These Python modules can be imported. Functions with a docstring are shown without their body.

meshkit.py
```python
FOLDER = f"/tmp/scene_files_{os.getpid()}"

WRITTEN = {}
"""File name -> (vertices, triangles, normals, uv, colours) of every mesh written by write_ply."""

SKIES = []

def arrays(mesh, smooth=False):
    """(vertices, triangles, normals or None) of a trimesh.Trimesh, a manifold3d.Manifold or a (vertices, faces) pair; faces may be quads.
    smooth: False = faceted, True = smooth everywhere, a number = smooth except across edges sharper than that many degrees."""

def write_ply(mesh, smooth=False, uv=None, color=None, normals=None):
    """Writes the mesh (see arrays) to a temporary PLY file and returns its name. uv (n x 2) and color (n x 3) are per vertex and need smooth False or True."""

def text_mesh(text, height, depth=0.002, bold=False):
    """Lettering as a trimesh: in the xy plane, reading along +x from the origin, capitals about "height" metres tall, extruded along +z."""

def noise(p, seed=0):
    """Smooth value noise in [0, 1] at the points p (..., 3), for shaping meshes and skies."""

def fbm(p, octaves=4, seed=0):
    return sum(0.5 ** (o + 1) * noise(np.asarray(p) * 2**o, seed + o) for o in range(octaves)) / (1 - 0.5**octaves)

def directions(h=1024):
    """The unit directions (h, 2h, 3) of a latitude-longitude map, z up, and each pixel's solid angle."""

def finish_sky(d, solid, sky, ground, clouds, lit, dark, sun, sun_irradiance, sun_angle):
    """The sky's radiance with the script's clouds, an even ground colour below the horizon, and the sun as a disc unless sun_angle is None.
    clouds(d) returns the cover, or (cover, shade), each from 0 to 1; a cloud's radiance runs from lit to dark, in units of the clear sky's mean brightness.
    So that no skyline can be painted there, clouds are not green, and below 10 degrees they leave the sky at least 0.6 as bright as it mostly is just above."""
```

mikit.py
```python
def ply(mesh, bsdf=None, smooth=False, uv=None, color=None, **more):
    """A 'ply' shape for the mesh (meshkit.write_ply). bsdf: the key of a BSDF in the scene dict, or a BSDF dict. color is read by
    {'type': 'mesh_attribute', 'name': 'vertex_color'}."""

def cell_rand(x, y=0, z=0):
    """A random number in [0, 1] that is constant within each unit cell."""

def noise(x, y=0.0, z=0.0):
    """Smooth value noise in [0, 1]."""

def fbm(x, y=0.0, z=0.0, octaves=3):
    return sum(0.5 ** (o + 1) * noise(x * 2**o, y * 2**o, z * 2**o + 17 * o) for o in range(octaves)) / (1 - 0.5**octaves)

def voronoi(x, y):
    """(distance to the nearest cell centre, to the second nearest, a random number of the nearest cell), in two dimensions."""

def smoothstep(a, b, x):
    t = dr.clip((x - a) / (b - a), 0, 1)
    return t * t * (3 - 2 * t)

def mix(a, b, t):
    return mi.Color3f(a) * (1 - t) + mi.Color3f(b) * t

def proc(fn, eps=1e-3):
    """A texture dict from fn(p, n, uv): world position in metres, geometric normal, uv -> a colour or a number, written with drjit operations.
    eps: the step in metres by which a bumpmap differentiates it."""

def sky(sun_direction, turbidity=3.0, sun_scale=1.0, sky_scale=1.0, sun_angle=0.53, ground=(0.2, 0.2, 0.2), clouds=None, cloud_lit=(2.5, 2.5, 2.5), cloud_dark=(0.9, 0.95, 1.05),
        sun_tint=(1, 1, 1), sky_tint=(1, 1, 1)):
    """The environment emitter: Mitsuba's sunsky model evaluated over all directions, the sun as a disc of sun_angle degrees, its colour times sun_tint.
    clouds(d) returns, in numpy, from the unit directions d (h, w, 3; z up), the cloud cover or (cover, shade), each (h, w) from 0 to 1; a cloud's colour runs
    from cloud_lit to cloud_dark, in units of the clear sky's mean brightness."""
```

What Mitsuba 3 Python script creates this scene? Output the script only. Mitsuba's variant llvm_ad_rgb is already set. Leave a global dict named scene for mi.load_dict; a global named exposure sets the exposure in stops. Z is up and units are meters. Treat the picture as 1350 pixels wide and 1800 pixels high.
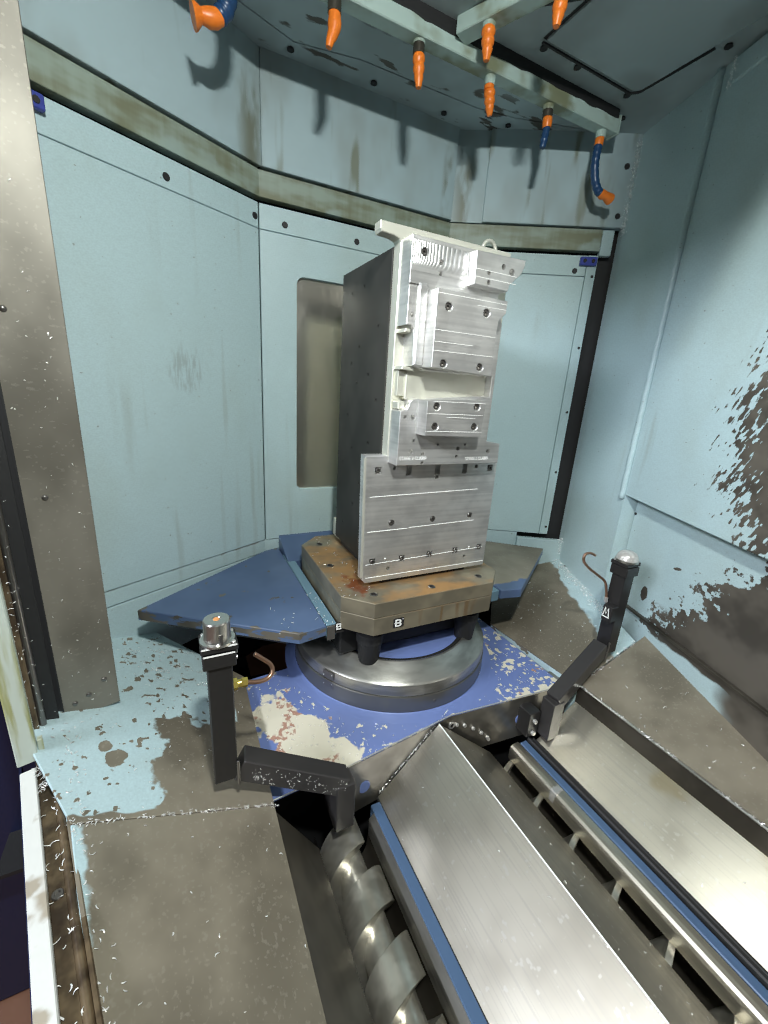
import math, random
import numpy as np, drjit as dr, mitsuba as mi, trimesh, manifold3d as m3
import mikit, meshkit
from mikit import noise, fbm, voronoi, smoothstep, mix, proc

T = mi.ScalarTransform4f
scene, labels = {}, {}
rng = np.random.default_rng(7)
random.seed(7)

# ------------------------------------------------------------------ camera, lamps, exposure
EYE = np.array([-0.583, -1.045, 0.5])
FWD = np.array([0.43613, 0.85319, -0.28611])
DOWN = np.array([-0.07225, -0.28372, -0.95618])
scene['camera'] = {'type': 'perspective', 'fov': 85.64, 'fov_axis': 'x', 'near_clip': 0.01, 'far_clip': 60.0,
                   'to_world': T().look_at(origin=EYE.tolist(), target=(EYE + FWD).tolist(), up=(-DOWN).tolist())}
exposure = 2.85
LAMP_A, LAMP_SHOP = 212.0, 8.6

CEIL = 1.33
H30, H20 = math.radians(30), math.radians(20)


# ------------------------------------------------------------------ helpers
def num(key):
    if key not in scene and key not in used: used.add(key); return key
    i = 1
    while f'{key}_{i:03d}' in used or f'{key}_{i:03d}' in scene: i += 1
    k = f'{key}_{i:03d}'; used.add(k); return k


used = set()


def add(key, mesh, bsdf, smooth=False, **kw):
    k = num(key)
    scene[k] = mikit.ply(mesh, bsdf, smooth, **kw)
    return k


def dup(key, src, m):
    k = num(key)
    scene[k] = {**scene[src], 'to_world': m}
    return k


def tag(key, label=None, cat=None, group=None, kind=None):
    d = {}
    if label: d['label'] = label
    if cat: d['category'] = cat
    if group: d['group'] = group
    if kind: d['kind'] = kind
    labels[key] = d


def cat(ms):
    vs, fs, o = [], [], 0
    for m in ms:
        v, f, _ = meshkit.arrays(m)
        vs.append(v); fs.append(f + o); o += len(v)
    return np.vstack(vs), np.vstack(fs)


def V(*a): return np.array(a, float)
def unit(a): a = np.asarray(a, float); return a / np.linalg.norm(a)


def man(v, f):
    return m3.Manifold(m3.Mesh(vert_properties=np.asarray(v, np.float32), tri_verts=np.asarray(f, np.uint32)))


def area2(p): return 0.5 * sum(p[i][0] * p[(i + 1) % len(p)][1] - p[(i + 1) % len(p)][0] * p[i][1] for i in range(len(p)))


def inset(p, c):
    p = np.asarray(p, float); n = len(p); out = []
    for i in range(n):
        a, b, d = p[i - 1], p[i], p[(i + 1) % n]
        e1, e2 = unit(b - a), unit(d - b)
        n1, n2 = V(-e1[1], e1[0]), V(-e2[1], e2[0])
        k = 1 + n1 @ n2
        out.append(b + c * (n1 + n2) / max(k, 0.3))
    return np.array(out)


def prism(poly, O, U, W, depth, bevel=0.0):
    """polygon (u, w) in the plane O + u U + w W, from there to depth along U x W, its far rim bevelled; a Manifold"""
    poly = [tuple(q) for q in poly]
    if area2(poly) < 0: poly = poly[::-1]
    U, W, O = unit(U), unit(W), V(*O); N = np.cross(U, W)
    p = np.array(poly, float); n = len(p)
    levels = [(p, 0.0)]
    if bevel: levels += [(p, depth - bevel), (inset(p, bevel), depth)]
    else: levels += [(p, depth)]
    v = np.vstack([O + q[:, :1] * U + q[:, 1:] * W + h * N for q, h in levels])
    f = []
    for k in range(len(levels) - 1):
        for i in range(n):
            j = (i + 1) % n
            a, b, c, d = k * n + i, k * n + j, (k + 1) * n + j, (k + 1) * n + i
            f += [(a, b, c), (a, c, d)]
    tri = np.asarray(m3.triangulate([np.array(poly, float)]))
    f += [tuple(t[::-1]) for t in tri] + [tuple(np.asarray(t) + (len(levels) - 1) * n) for t in tri]
    return man(v, f)


def prism_y(poly, yb, yf, bevel=0.0):
    return prism(poly, (0, yb, 0), (1, 0, 0), (0, 0, 1), yb - yf, bevel)


def prism_z(poly, z0, z1, bevel=0.0):
    return prism(poly, (0, 0, z0), (1, 0, 0), (0, 1, 0), z1 - z0, bevel)


def box(x0, x1, y0, y1, z0, z1, c=0.0):
    if c <= 0: return man(*meshkit.arrays(trimesh.creation.box(bounds=[[x0, y0, z0], [x1, y1, z1]]))[:2])
    pts = []
    for x, sx in ((x0, 1), (x1, -1)):
        for y, sy in ((y0, 1), (y1, -1)):
            for z, sz in ((z0, 1), (z1, -1)):
                pts += [(x, y + sy * c, z + sz * c), (x + sx * c, y, z + sz * c), (x + sx * c, y + sy * c, z)]
    return m3.Manifold.hull_points(np.array(pts, np.float64))


def frame(o, ax, ay, az):
    m = np.eye(4)[:3]
    m[:, 0], m[:, 1], m[:, 2], m[:, 3] = ax, ay, az, o
    return m


def beam(p, q, w, h, up=(0, 0, 1), c=0.0):
    """box along p-q, w wide and h high (up)"""
    p, q = V(*p), V(*q); L = np.linalg.norm(q - p); x = (q - p) / L
    y = unit(np.cross(V(*up), x)); z = np.cross(x, y)
    return box(0, L, -w / 2, w / 2, -h / 2, h / 2, c).transform(frame(p, x, y, z))


def axes(n):
    n = unit(n); a = unit(np.cross(n, [0.0, 0.0, 1.0] if abs(n[2]) < 0.9 else [1.0, 0.0, 0.0]))
    return a, np.cross(n, a), n


def cyl(p, q, r0, r1=None, n=24):
    p, q = V(*p), V(*q); a, b, d = axes(q - p)
    return m3.Manifold.cylinder(float(np.linalg.norm(q - p)), r0, r0 if r1 is None else r1, n).transform(frame(p, a, b, d))


def lathe(prof, n=48, o=(0, 0, 0), axis=(0, 0, 1)):
    """closed profile [(r, h)] revolved round axis: (verts, faces)"""
    a, b, d = axes(axis); prof = np.asarray(prof, float); k = len(prof)
    th = np.linspace(0, 2 * math.pi, n, endpoint=False)
    v = np.vstack([V(*o) + r * (np.cos(th)[:, None] * a + np.sin(th)[:, None] * b) + h * d for r, h in prof])
    f = []
    for i in range(k - 1):
        for j in range(n):
            q = (j + 1) % n
            f += [(i * n + j, i * n + q, (i + 1) * n + q), (i * n + j, (i + 1) * n + q, (i + 1) * n + j)]
    return v, np.array(f)


def tube(path, r, n=10):
    """round tube along a path; r a number or one per point"""
    P = np.array(path, float); k = len(P); r = np.broadcast_to(r, k)
    t = np.gradient(P, axis=0); t /= np.linalg.norm(t, axis=1, keepdims=True)
    a = axes(t[0])[0]; v = []
    th = np.linspace(0, 2 * math.pi, n, endpoint=False)
    for i in range(k):
        a = unit(a - (a @ t[i]) * t[i]); b = np.cross(t[i], a)
        v.append(P[i] + r[i] * (np.cos(th)[:, None] * a + np.sin(th)[:, None] * b))
    v = np.vstack(v + [P[:1], P[-1:]]); f = []
    for i in range(k - 1):
        for j in range(n):
            q = (j + 1) % n
            f += [(i * n + j, i * n + q, (i + 1) * n + q), (i * n + j, (i + 1) * n + q, (i + 1) * n + j)]
    for j in range(n):
        q = (j + 1) % n
        f += [(k * n, q, j), (k * n + 1, (k - 1) * n + j, (k - 1) * n + q)]
    return v, np.array(f)


def smoothpath(pts, per=8):
    P = np.array(pts, float); P = np.vstack([2 * P[0] - P[1], P, 2 * P[-1] - P[-2]]); out = []
    for i in range(1, len(P) - 2):
        for t in np.linspace(0, 1, per, endpoint=False):
            a, b, c, d = P[i - 1], P[i], P[i + 1], P[i + 2]
            out.append(0.5 * (2 * b + (c - a) * t + (2 * a - 5 * b + 4 * c - d) * t * t + (3 * b - a - 3 * c + d) * t ** 3))
    return np.array(out + [P[-2]])


def plate3(pts, t, bevel=0.0, flip=False):
    """planar 3-D polygon as a plate, its front on the polygon, t thick behind"""
    P = np.array(pts, float); n = np.zeros(3)
    for i in range(len(P)): n += np.cross(P[i] - P[0], P[(i + 1) % len(P)] - P[0])
    n = unit(n) * (-1 if flip else 1)
    U = unit(P[1] - P[0]); U = unit(U - (U @ n) * n); W = np.cross(n, U)
    q = [((p - P[0]) @ U, (p - P[0]) @ W) for p in P]
    return prism(q, P[0] - t * n, U, W, t, bevel)


def cap_screw(r=0.0065, h=0.007):
    """socket head cap screw, its head upward from z = 0"""
    m = m3.Manifold.cylinder(h - r * 0.15, r, r, 20) + m3.Manifold.cylinder(r * 0.15, r, r * 0.85, 20).translate((0, 0, h - r * 0.15))
    return m - m3.Manifold.cylinder(h, r * 0.55, r * 0.55, 6).translate((0, 0, h * 0.45))


def mat4(o, n, roll=0.0, s=1.0):
    a, b, d = axes(n); c, si = math.cos(roll), math.sin(roll)
    m = np.eye(4); m[:3, 0], m[:3, 1], m[:3, 2], m[:3, 3] = s * (c * a + si * b), s * (-si * a + c * b), s * d, o
    return T(m.tolist())


# ------------------------------------------------------------------ materials
def rgb(*c): return {'type': 'rgb', 'value': list(c)}
def pr(base, rough=0.5, metal=0.0, spec=0.5, **k):
    b = {'type': 'principled', 'base_color': rgb(*base) if isinstance(base, tuple) else base, 'roughness': rough, 'metallic': metal, **k}
    if metal < 1: b['specular'] = spec
    return {'type': 'twosided', 'bsdf': b}


PAINT = (0.385, 0.505, 0.53)


def wall_col(p, n, uv):
    g = fbm(p.x * 5, p.y * 5, p.z * 2.2, 4)
    st = fbm(p.x * 38 + p.y * 20, p.y * 38, p.z * 2.5, 3)
    c = mix(PAINT, (0.35, 0.44, 0.43), smoothstep(0.48, 0.75, g) * 0.6)
    c = mix(c, (0.27, 0.31, 0.28), smoothstep(0.60, 0.85, st) * 0.35 * smoothstep(0.45, 0.65, fbm(p.x * 4 + 5, p.y * 4, p.z * 3 + 2, 3)))
    fl = smoothstep(0.86, 0.90, fbm(p.x * 110, p.y * 110, p.z * 110, 2))
    c = mix(c, (0.16, 0.15, 0.13), fl * 0.7)
    c = c * (0.93 + 0.14 * noise(p.x * 420, p.y * 420, p.z * 420))
    # the grey smear on the left door panel
    d = dr.sqrt(dr.square((p.x + 0.545) / 0.055) + dr.square((p.z - 0.515) / 0.065))
    sm = smoothstep(1.15, 0.3, d + 1.6 * (fbm(p.x * 60 + 3, p.y * 60, p.z * 14, 3) - 0.5)) * smoothstep(0.35, 0.65, fbm(p.x * 260, p.y * 260, p.z * 30, 3))
    c = mix(c, (0.22, 0.25, 0.235), sm * 0.45 * dr.select((p.y < 0.3) & (p.y > 0.2), 1.0, 0.0))
    return c


scene['m_wall'] = pr(proc(wall_col), proc(lambda p, n, uv: 0.24 + 0.34 * fbm(p.x * 7, p.y * 7, p.z * 3.2, 3)), spec=0.5)


def upper_col(p, n, uv):
    g = fbm(p.x * 7 + 4, p.y * 7, p.z * 3, 4)
    st = fbm(p.x * 26 + 9, p.y * 26, p.z * 3.5, 3)
    c = mix((0.33, 0.425, 0.455), (0.255, 0.30, 0.295), smoothstep(0.42, 0.72, g) * 0.7)
    c = mix(c, (0.15, 0.155, 0.10), smoothstep(0.60, 0.76, st) * 0.75)
    # the heavy run marks either side of the two folds
    f1 = smoothstep(0.055, 0.0, dr.abs(p.x + 0.345)) + smoothstep(0.05, 0.0, dr.abs(p.x - 0.36)) + smoothstep(0.025, 0.0, dr.abs(p.x - 0.29))
    c = mix(c, (0.13, 0.13, 0.085), dr.clip(f1, 0, 1) * smoothstep(0.36, 0.66, fbm(p.x * 30, p.y * 30, p.z * 9, 4)) * smoothstep(1.31, 1.2, p.z) * 0.85)
    return c


scene['m_upper'] = pr(proc(upper_col), 0.4, spec=0.4)


def lintel_col(p, n, uv):
    g = fbm(p.x * 7, p.y * 7 + 3, p.z * 26, 4) + 0.25 * (fbm(p.x * 80, p.y * 80, p.z * 6, 3) - 0.5)
    c = mix((0.245, 0.30, 0.255), (0.155, 0.163, 0.105), smoothstep(0.30, 0.70, g))
    return mix(c, (0.28, 0.36, 0.345), smoothstep(0.56, 0.76, fbm(p.x * 11 + 7, p.y * 11, p.z * 16, 4)) * 0.6)


scene['m_lintel'] = pr(proc(lintel_col), 0.45, spec=0.4)


def ceil_col(p, n, uv):
    g = fbm(p.x * 6 + 2, p.y * 6, p.z * 6, 4)
    c = mix((0.36, 0.435, 0.455), (0.275, 0.325, 0.335), smoothstep(0.35, 0.7, g))
    r = smoothstep(0.60, 0.66, fbm(p.x * 11, p.y * 30 + 5, 0.3, 4)) * smoothstep(0.10, 0.2, p.y)
    return mix(c, (0.07, 0.055, 0.04), r * 0.9)


scene['m_ceiling'] = pr(proc(ceil_col), 0.5, spec=0.35)
scene['m_bar_paint'] = pr(proc(lambda p, n, uv: mix((0.34, 0.44, 0.41), (0.17, 0.185, 0.115), smoothstep(0.42, 0.66, fbm(p.x * 14, p.y * 14, p.z * 14, 4)))), 0.45)

# worn paint: bright sheet paint over bare, oily steel, the boundary a ragged flaked line
STEEL_OILY = (0.125, 0.112, 0.092)


def oily_col(p, n, uv):
    g = fbm(p.x * 8, p.y * 8, p.z * 8, 4)
    h = fbm(p.x * 210, p.y * 210, p.z * 210, 2)
    c = mix((0.160, 0.138, 0.103), (0.265, 0.232, 0.177), smoothstep(0.3, 0.7, g))
    return mix(c, (0.33, 0.30, 0.25), smoothstep(0.60, 0.80, h) * 0.3)


scene['m_oily'] = {'type': 'twosided', 'bsdf': {'type': 'bumpmap', 'scale': 1.0, 'arbitrary': proc(lambda p, n, uv: 0.0012 * fbm(p.x * 45, p.y * 45, p.z * 45, 3), eps=2e-3),
                   'bsdf': {'type': 'principled', 'base_color': proc(oily_col), 'roughness': 0.38, 'metallic': 0.3, 'specular': 0.5}}}


def worn(name, mask, top='m_wall', under='m_oily'):
    scene[name] = {'type': 'blendbsdf', 'weight': proc(mask), 'a': {'type': 'ref', 'id': top}, 'b': {'type': 'ref', 'id': under}}


scene['m_grime'] = pr(proc(lambda p, n, uv: mix((0.070, 0.062, 0.052), (0.135, 0.120, 0.100), smoothstep(0.3, 0.7, fbm(p.x * 12, p.y * 12, p.z * 12, 4)))), 0.34, 0.25)


def right_wall_mask(p, n, uv):
    s = (p.x - 0.757) * math.sin(H20) + (p.y + 0.13) * math.cos(H20)
    z = p.z
    edge = -0.435 - 0.10 * smoothstep(0.33, 0.20, z) - 0.2 * smoothstep(0.60, 0.95, z)
    q = edge - s + 0.14 * (fbm(s * 14 + z * 9, z * 10, 1.7, 3) - 0.5)
    fl = fbm((s + 0.5 * z) * 150, (z - 0.5 * s) * 55, 3.1, 4)
    up = smoothstep(0.012, -0.012, (fl - 0.5) * 0.34 - q - 0.004)
    e2 = dr.select(z > 0.02, -0.45 + (z - 0.05) * -1.1, -0.34 - (z + 0.09) * 0.9)
    q2 = e2 - s + 0.18 * (fbm(s * 17, z * 17, 5.3, 3) - 0.5)
    lo = smoothstep(0.012, -0.012, (fbm(s * 75, z * 75, 9.0, 4) - 0.5) * 0.26 - q2 - 0.015)
    lo = dr.maximum(lo, smoothstep(0.58, 0.6, fbm(s * 42, z * 42, 2.0, 4)) * smoothstep(0.03, 0.0, dr.abs(z + 0.10)) * dr.select(s < -0.25, 1.0, 0.0))
    ov = dr.sqrt(dr.square((s + 0.222) / 0.013) + dr.square((z + 0.075) / 0.024)) + 0.5 * (fbm(s * 60, z * 60, 4.0, 2) - 0.5)
    da = dr.sqrt(dr.square((s + 0.316 - 0.9 * (z - 0.052)) / 0.018) + dr.square((z - 0.052 + 0.35 * (s + 0.316)) / 0.0045))
    lo = dr.maximum(lo, smoothstep(1.04, 0.97, dr.minimum(ov, da)))
    lo = lo * smoothstep(-0.168, -0.160, z + 0.02 * fbm(s * 30, z * 30, 0.2, 2)) + smoothstep(-0.50, -0.56, s + 0.05 * fbm(s * 30, z * 30, 0.2, 2)) * dr.select(z < -0.16, 1.0, 0.0)
    return dr.clip(dr.select(z > 0.178, up, lo), 0, 1)


worn('m_right_wall', right_wall_mask, under='m_grime')


def left_floor_mask(p, n, uv):
    # the paint is walked and washed off towards the screw trough
    flk = 0.035 * (fbm(p.x * 70, p.y * 70, 8.2, 4) - 0.5)
    q = p.x + 0.665 + 0.07 * (fbm(p.x * 16, p.y * 16, 2.2, 4) - 0.5) + flk
    r = -0.175 - p.y + 0.12 * (fbm(p.x * 18 + 7, p.y * 18, 1.2, 4) - 0.5) + flk
    a = smoothstep(-0.004, 0.004, dr.minimum(q, r))
    fine = fbm(p.x * 75 + 2.0, p.y * 75, 6.0, 3)
    spots = smoothstep(0.735, 0.75, fine + 0.13 * (fbm(p.x * 9, p.y * 9 + 3.0, 1.0, 2) - 0.5) + 0.05 * smoothstep(-0.12, 0.02, p.y))
    b1 = dr.sqrt(dr.square((p.x + 0.729) / 0.017) + dr.square((p.y + 0.290) / 0.024)) + 1.3 * (fbm(p.x * 50, p.y * 50, 2.0, 3) - 0.5)
    b2 = dr.sqrt(dr.square((p.x + 0.748) / 0.010) + dr.square((p.y + 0.258) / 0.012)) + 1.2 * (fbm(p.x * 60, p.y * 60, 3.0, 3) - 0.5)
    spots = dr.maximum(spots, smoothstep(1.02, 0.95, dr.minimum(b1, b2)))
    seam = smoothstep(-0.403, -0.407, p.y + 0.012 * (fbm(p.x * 40, 0, 0, 3) - 0.5))
    inner = smoothstep(-0.505, -0.50, p.x + 0.01 * (fbm(p.y * 30, 0, 0, 3) - 0.5)) * smoothstep(0.09, 0.07, p.y)
    return dr.clip(dr.maximum(dr.maximum(a, inner), dr.maximum(spots, seam)), 0, 1)


worn('m_left_floor_back', left_floor_mask)
worn('m_left_floor_front', lambda p, n, uv: smoothstep(0.028, 0.036, (p.x * 0.964 + p.y * 0.264) + 0.9133 - 0.034 + 0.018 * (fbm(p.x * 60, p.y * 60, 0.0, 4) - 0.5) + 0.03 * smoothstep(-0.5, -0.7, p.y)))


def right_floor_mask(p, n, uv):
    s = (p.x - 0.757) * math.cos(H20) - (p.y + 0.13) * math.sin(H20)
    ed = smoothstep(-0.055, -0.066, s + 0.028 * (fbm(p.x * 40, p.y * 40, 1.0, 4) - 0.5) - 0.03 * smoothstep(-0.08, 0.05, p.y) + 0.02 * smoothstep(-0.2, -0.35, p.y))
    bk = smoothstep(0.006, -0.006, (p.y - 0.185) + (p.x - 0.6) * 0.35 + 0.03 * (fbm(p.x * 30, p.y * 30, 4.0, 4) - 0.5))
    return dr.clip(ed * bk, 0, 1)


worn('m_right_floor', right_floor_mask)
worn('m_chipped', lambda p, n, uv: smoothstep(0.565, 0.585, fbm(p.x * 22, p.y * 22, p.z * 30, 4)))


def baseboard_mask(p, n, uv):
    t = smoothstep(-0.052, -0.042, p.z + 0.02 * (fbm(p.x * 26, p.y * 26, 0.0, 4) - 0.55))
    return t * smoothstep(0.45, 0.55, fbm(p.x * 18, p.y * 18, 0.5, 3))


worn('m_baseboard', baseboard_mask)


def base_blue(p, n, uv):
    return mix((0.112, 0.156, 0.35), (0.145, 0.198, 0.415), fbm(p.x * 9, p.y * 9, p.z * 9, 3))


def base_mask(p, n, uv):
    n1 = fbm(p.x * 17, p.y * 17, 0.0, 4) - 0.5
    # long patch of bare primer along a line, with a flaked rim
    ax, ay, bx, by = -0.415, -0.145, -0.315, -0.345
    t = dr.clip(((p.x - ax) * (bx - ax) + (p.y - ay) * (by - ay)) / ((bx - ax) ** 2 + (by - ay) ** 2), 0, 1)
    d = dr.sqrt(dr.square(p.x - ax - t * (bx - ax)) + dr.square(p.y - ay - t * (by - ay)))
    a = smoothstep(0.003, -0.003, d - 0.058 + 0.075 * n1 + 0.03 * (fbm(p.x * 55, p.y * 55, 2.0, 3) - 0.5))
    e = (p.x - 0.05) * 0.2 + (p.y + 0.355)
    rim = smoothstep(0.655, 0.67, fbm(p.x * 75, p.y * 75, 5.0, 4) + 0.24 * smoothstep(0.05, 0.0, p.y + 0.368) * dr.select(p.x > 0.2, 1.0, 0.0) + 0.10 * smoothstep(0.06, 0.0, dr.abs(p.x - 0.345 + 0.35 * (p.y + 0.27))) - 0.06 * dr.select(p.x < 0.2, 1.0, 0.0))
    return dr.clip(dr.maximum(a, rim), 0, 1)


scene['m_base_blue'] = pr(proc(base_blue), 0.4, spec=0.45)
scene['m_primer'] = pr(proc(lambda p, n, uv: mix((0.60, 0.56, 0.45), (0.30, 0.12, 0.08), smoothstep(0.655, 0.70, fbm(p.x * 26 + 1, p.y * 26, 7.0, 3)) * smoothstep(0.35, 0.6, fbm(p.x * 130, p.y * 130, 0.0, 2)) * 0.8)), 0.6)
worn('m_table_base', base_mask, 'm_base_blue', 'm_primer')


def wing_col(p, n, uv):
    g = fbm(p.x * 8, p.y * 8, p.z * 8, 4)
    return mix((0.052, 0.085, 0.165), (0.072, 0.112, 0.205), smoothstep(0.3, 0.7, g))


scene['m_wing_blue'] = pr(proc(wing_col), 0.36, spec=0.5)
worn('m_wing', lambda p, n, uv: smoothstep(0.56, 0.60, fbm(p.x * 34, p.y * 34, p.z * 90, 4) + 0.16 * smoothstep(-0.079, -0.084, p.z) + 0.10 * smoothstep(-0.655, -0.70, p.x) + 0.13 * smoothstep(0.010, 0.0, dr.abs((p.y - 0.051) * 0.82 + (p.x + 0.703) * 0.573)) - 0.16), 'm_wing_blue', 'm_grime')
worn('m_wing_right', lambda p, n, uv: smoothstep(-0.145, -0.135, p.y + 0.02 * (fbm(p.x * 50, p.y * 50, 0.0, 3) - 0.5)) * smoothstep(-0.083, -0.079, p.z), 'm_wing_blue', 'm_oily')
scene['m_strip'] = pr((0.14, 0.24, 0.31), 0.32, 0.25)


def alu_col(p, n, uv):
    g = fbm(p.x * 20, p.y * 20, p.z * 20, 4)
    b = fbm(p.x * 5, p.y * 5, p.z * 150, 3)
    c = mix((0.51, 0.507, 0.497), (0.72, 0.713, 0.695), smoothstep(0.3, 0.7, 0.65 * g + 0.35 * b))
    return mix(c, (0.72, 0.70, 0.60), smoothstep(0.09, 0.0, p.z) * smoothstep(0.4, 0.6, fbm(p.x * 60, p.y * 60, p.z * 8, 3)) * 0.6)


def alu_rough(p, n, uv):
    return 0.30 + 0.16 * fbm(p.x * 12, p.y * 30, p.z * 30, 3)


scene['m_alu'] = {'type': 'twosided', 'bsdf': {'type': 'bumpmap', 'scale': 1.0, 'arbitrary': proc(lambda p, n, uv: 0.00012 * noise(p.x * 30, p.y * 200, p.z * 420), eps=1e-3),
                  'bsdf': {'type': 'principled', 'base_color': proc(alu_col), 'roughness': proc(alu_rough), 'metallic': 0.80, 'specular': 0.5, 'anisotropic': 0.3}}}
scene['m_alu_side'] = pr((0.62, 0.615, 0.53), 0.42, 0.6)
scene['m_black_steel'] = pr(proc(lambda p, n, uv: mix((0.020, 0.020, 0.018), (0.040, 0.038, 0.034), smoothstep(0.3, 0.7, fbm(p.x * 10, p.y * 10, p.z * 6, 4)))), 0.5, 0.1, 0.18)
scene['m_black'] = pr((0.020, 0.019, 0.019), 0.33, 0.15)
scene['m_arm'] = pr((0.050, 0.047, 0.047), 0.30, 0.35)
scene['m_rubber'] = pr((0.012, 0.012, 0.013), 0.6)
scene['m_dark_hole'] = pr((0.01, 0.01, 0.01), 0.7)
scene['m_bolt'] = pr((0.20, 0.19, 0.18), 0.3, 0.9)
scene['m_bolt_bright'] = pr((0.62, 0.61, 0.59), 0.28, 0.7)


def pallet_col(p, n, uv):
    up = smoothstep(0.6, 0.9, n.z)
    g = fbm(p.x * 14, p.y * 14, p.z * 14, 4)
    a = mix((0.17, 0.150, 0.110), (0.265, 0.23, 0.165), smoothstep(0.3, 0.7, g))
    rust = smoothstep(0.38, 0.66, fbm(p.x * 11 + 3, p.y * 16, 0.4, 5)) * up
    a = mix(a, (0.42, 0.23, 0.085), rust * 0.85)
    d = dr.sqrt(dr.square((p.x + 0.185) / 0.035) + dr.square((p.y + 0.13) / 0.07))
    red = smoothstep(1.1, 0.3, d + 1.5 * (fbm(p.x * 50, p.y * 50, 0.0, 3) - 0.5)) * up
    a = mix(a, (0.22, 0.06, 0.02), red * 0.9)
    # coolant run marks on the front
    run = smoothstep(0.60, 0.75, fbm(p.x * 60, p.y * 3, p.z * 5, 2)) * smoothstep(0.3, 0.0, n.z) * dr.select((p.x > -0.08) & (p.z < -0.04), 1.0, 0.0)
    return mix(a, (0.17, 0.10, 0.04), run * 0.7)


scene['m_pallet'] = pr(proc(pallet_col), 0.40, 0.55)


def ring_col(p, n, uv):
    return mix((0.27, 0.262, 0.24), (0.44, 0.43, 0.40), smoothstep(0.3, 0.7, fbm(p.x * 12, p.y * 12, p.z * 50, 4)))


scene['m_ring'] = pr(proc(ring_col), 0.30, 0.88)
scene['m_ring_side'] = pr((0.20, 0.195, 0.18), 0.30, 0.8)


def sheet_col(p, n, uv):
    g = fbm(p.x * 6, p.y * 6, p.z * 6, 4)
    c = mix((0.45, 0.415, 0.345), (0.62, 0.58, 0.49), smoothstep(0.3, 0.7, g))
    br = fbm((p.x + 0.7 * p.z) * 420, p.y * 7 + p.x * 9, 1.0, 2)
    c = mix(c, (0.36, 0.345, 0.31), smoothstep(0.5, 0.8, br) * 0.22)
    sp = smoothstep(0.70, 0.8, fbm(p.x * 120, p.y * 120, p.z * 120, 2))
    c = mix(c, (0.65, 0.63, 0.58), sp * 0.5)
    st = smoothstep(0.58, 0.75, fbm(p.x * 14 + 2, p.y * 9 + 8, 0.0, 4)) * smoothstep(0.25, 0.32, p.x)
    return mix(c, (0.42, 0.33, 0.16), st * 0.5)


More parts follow.
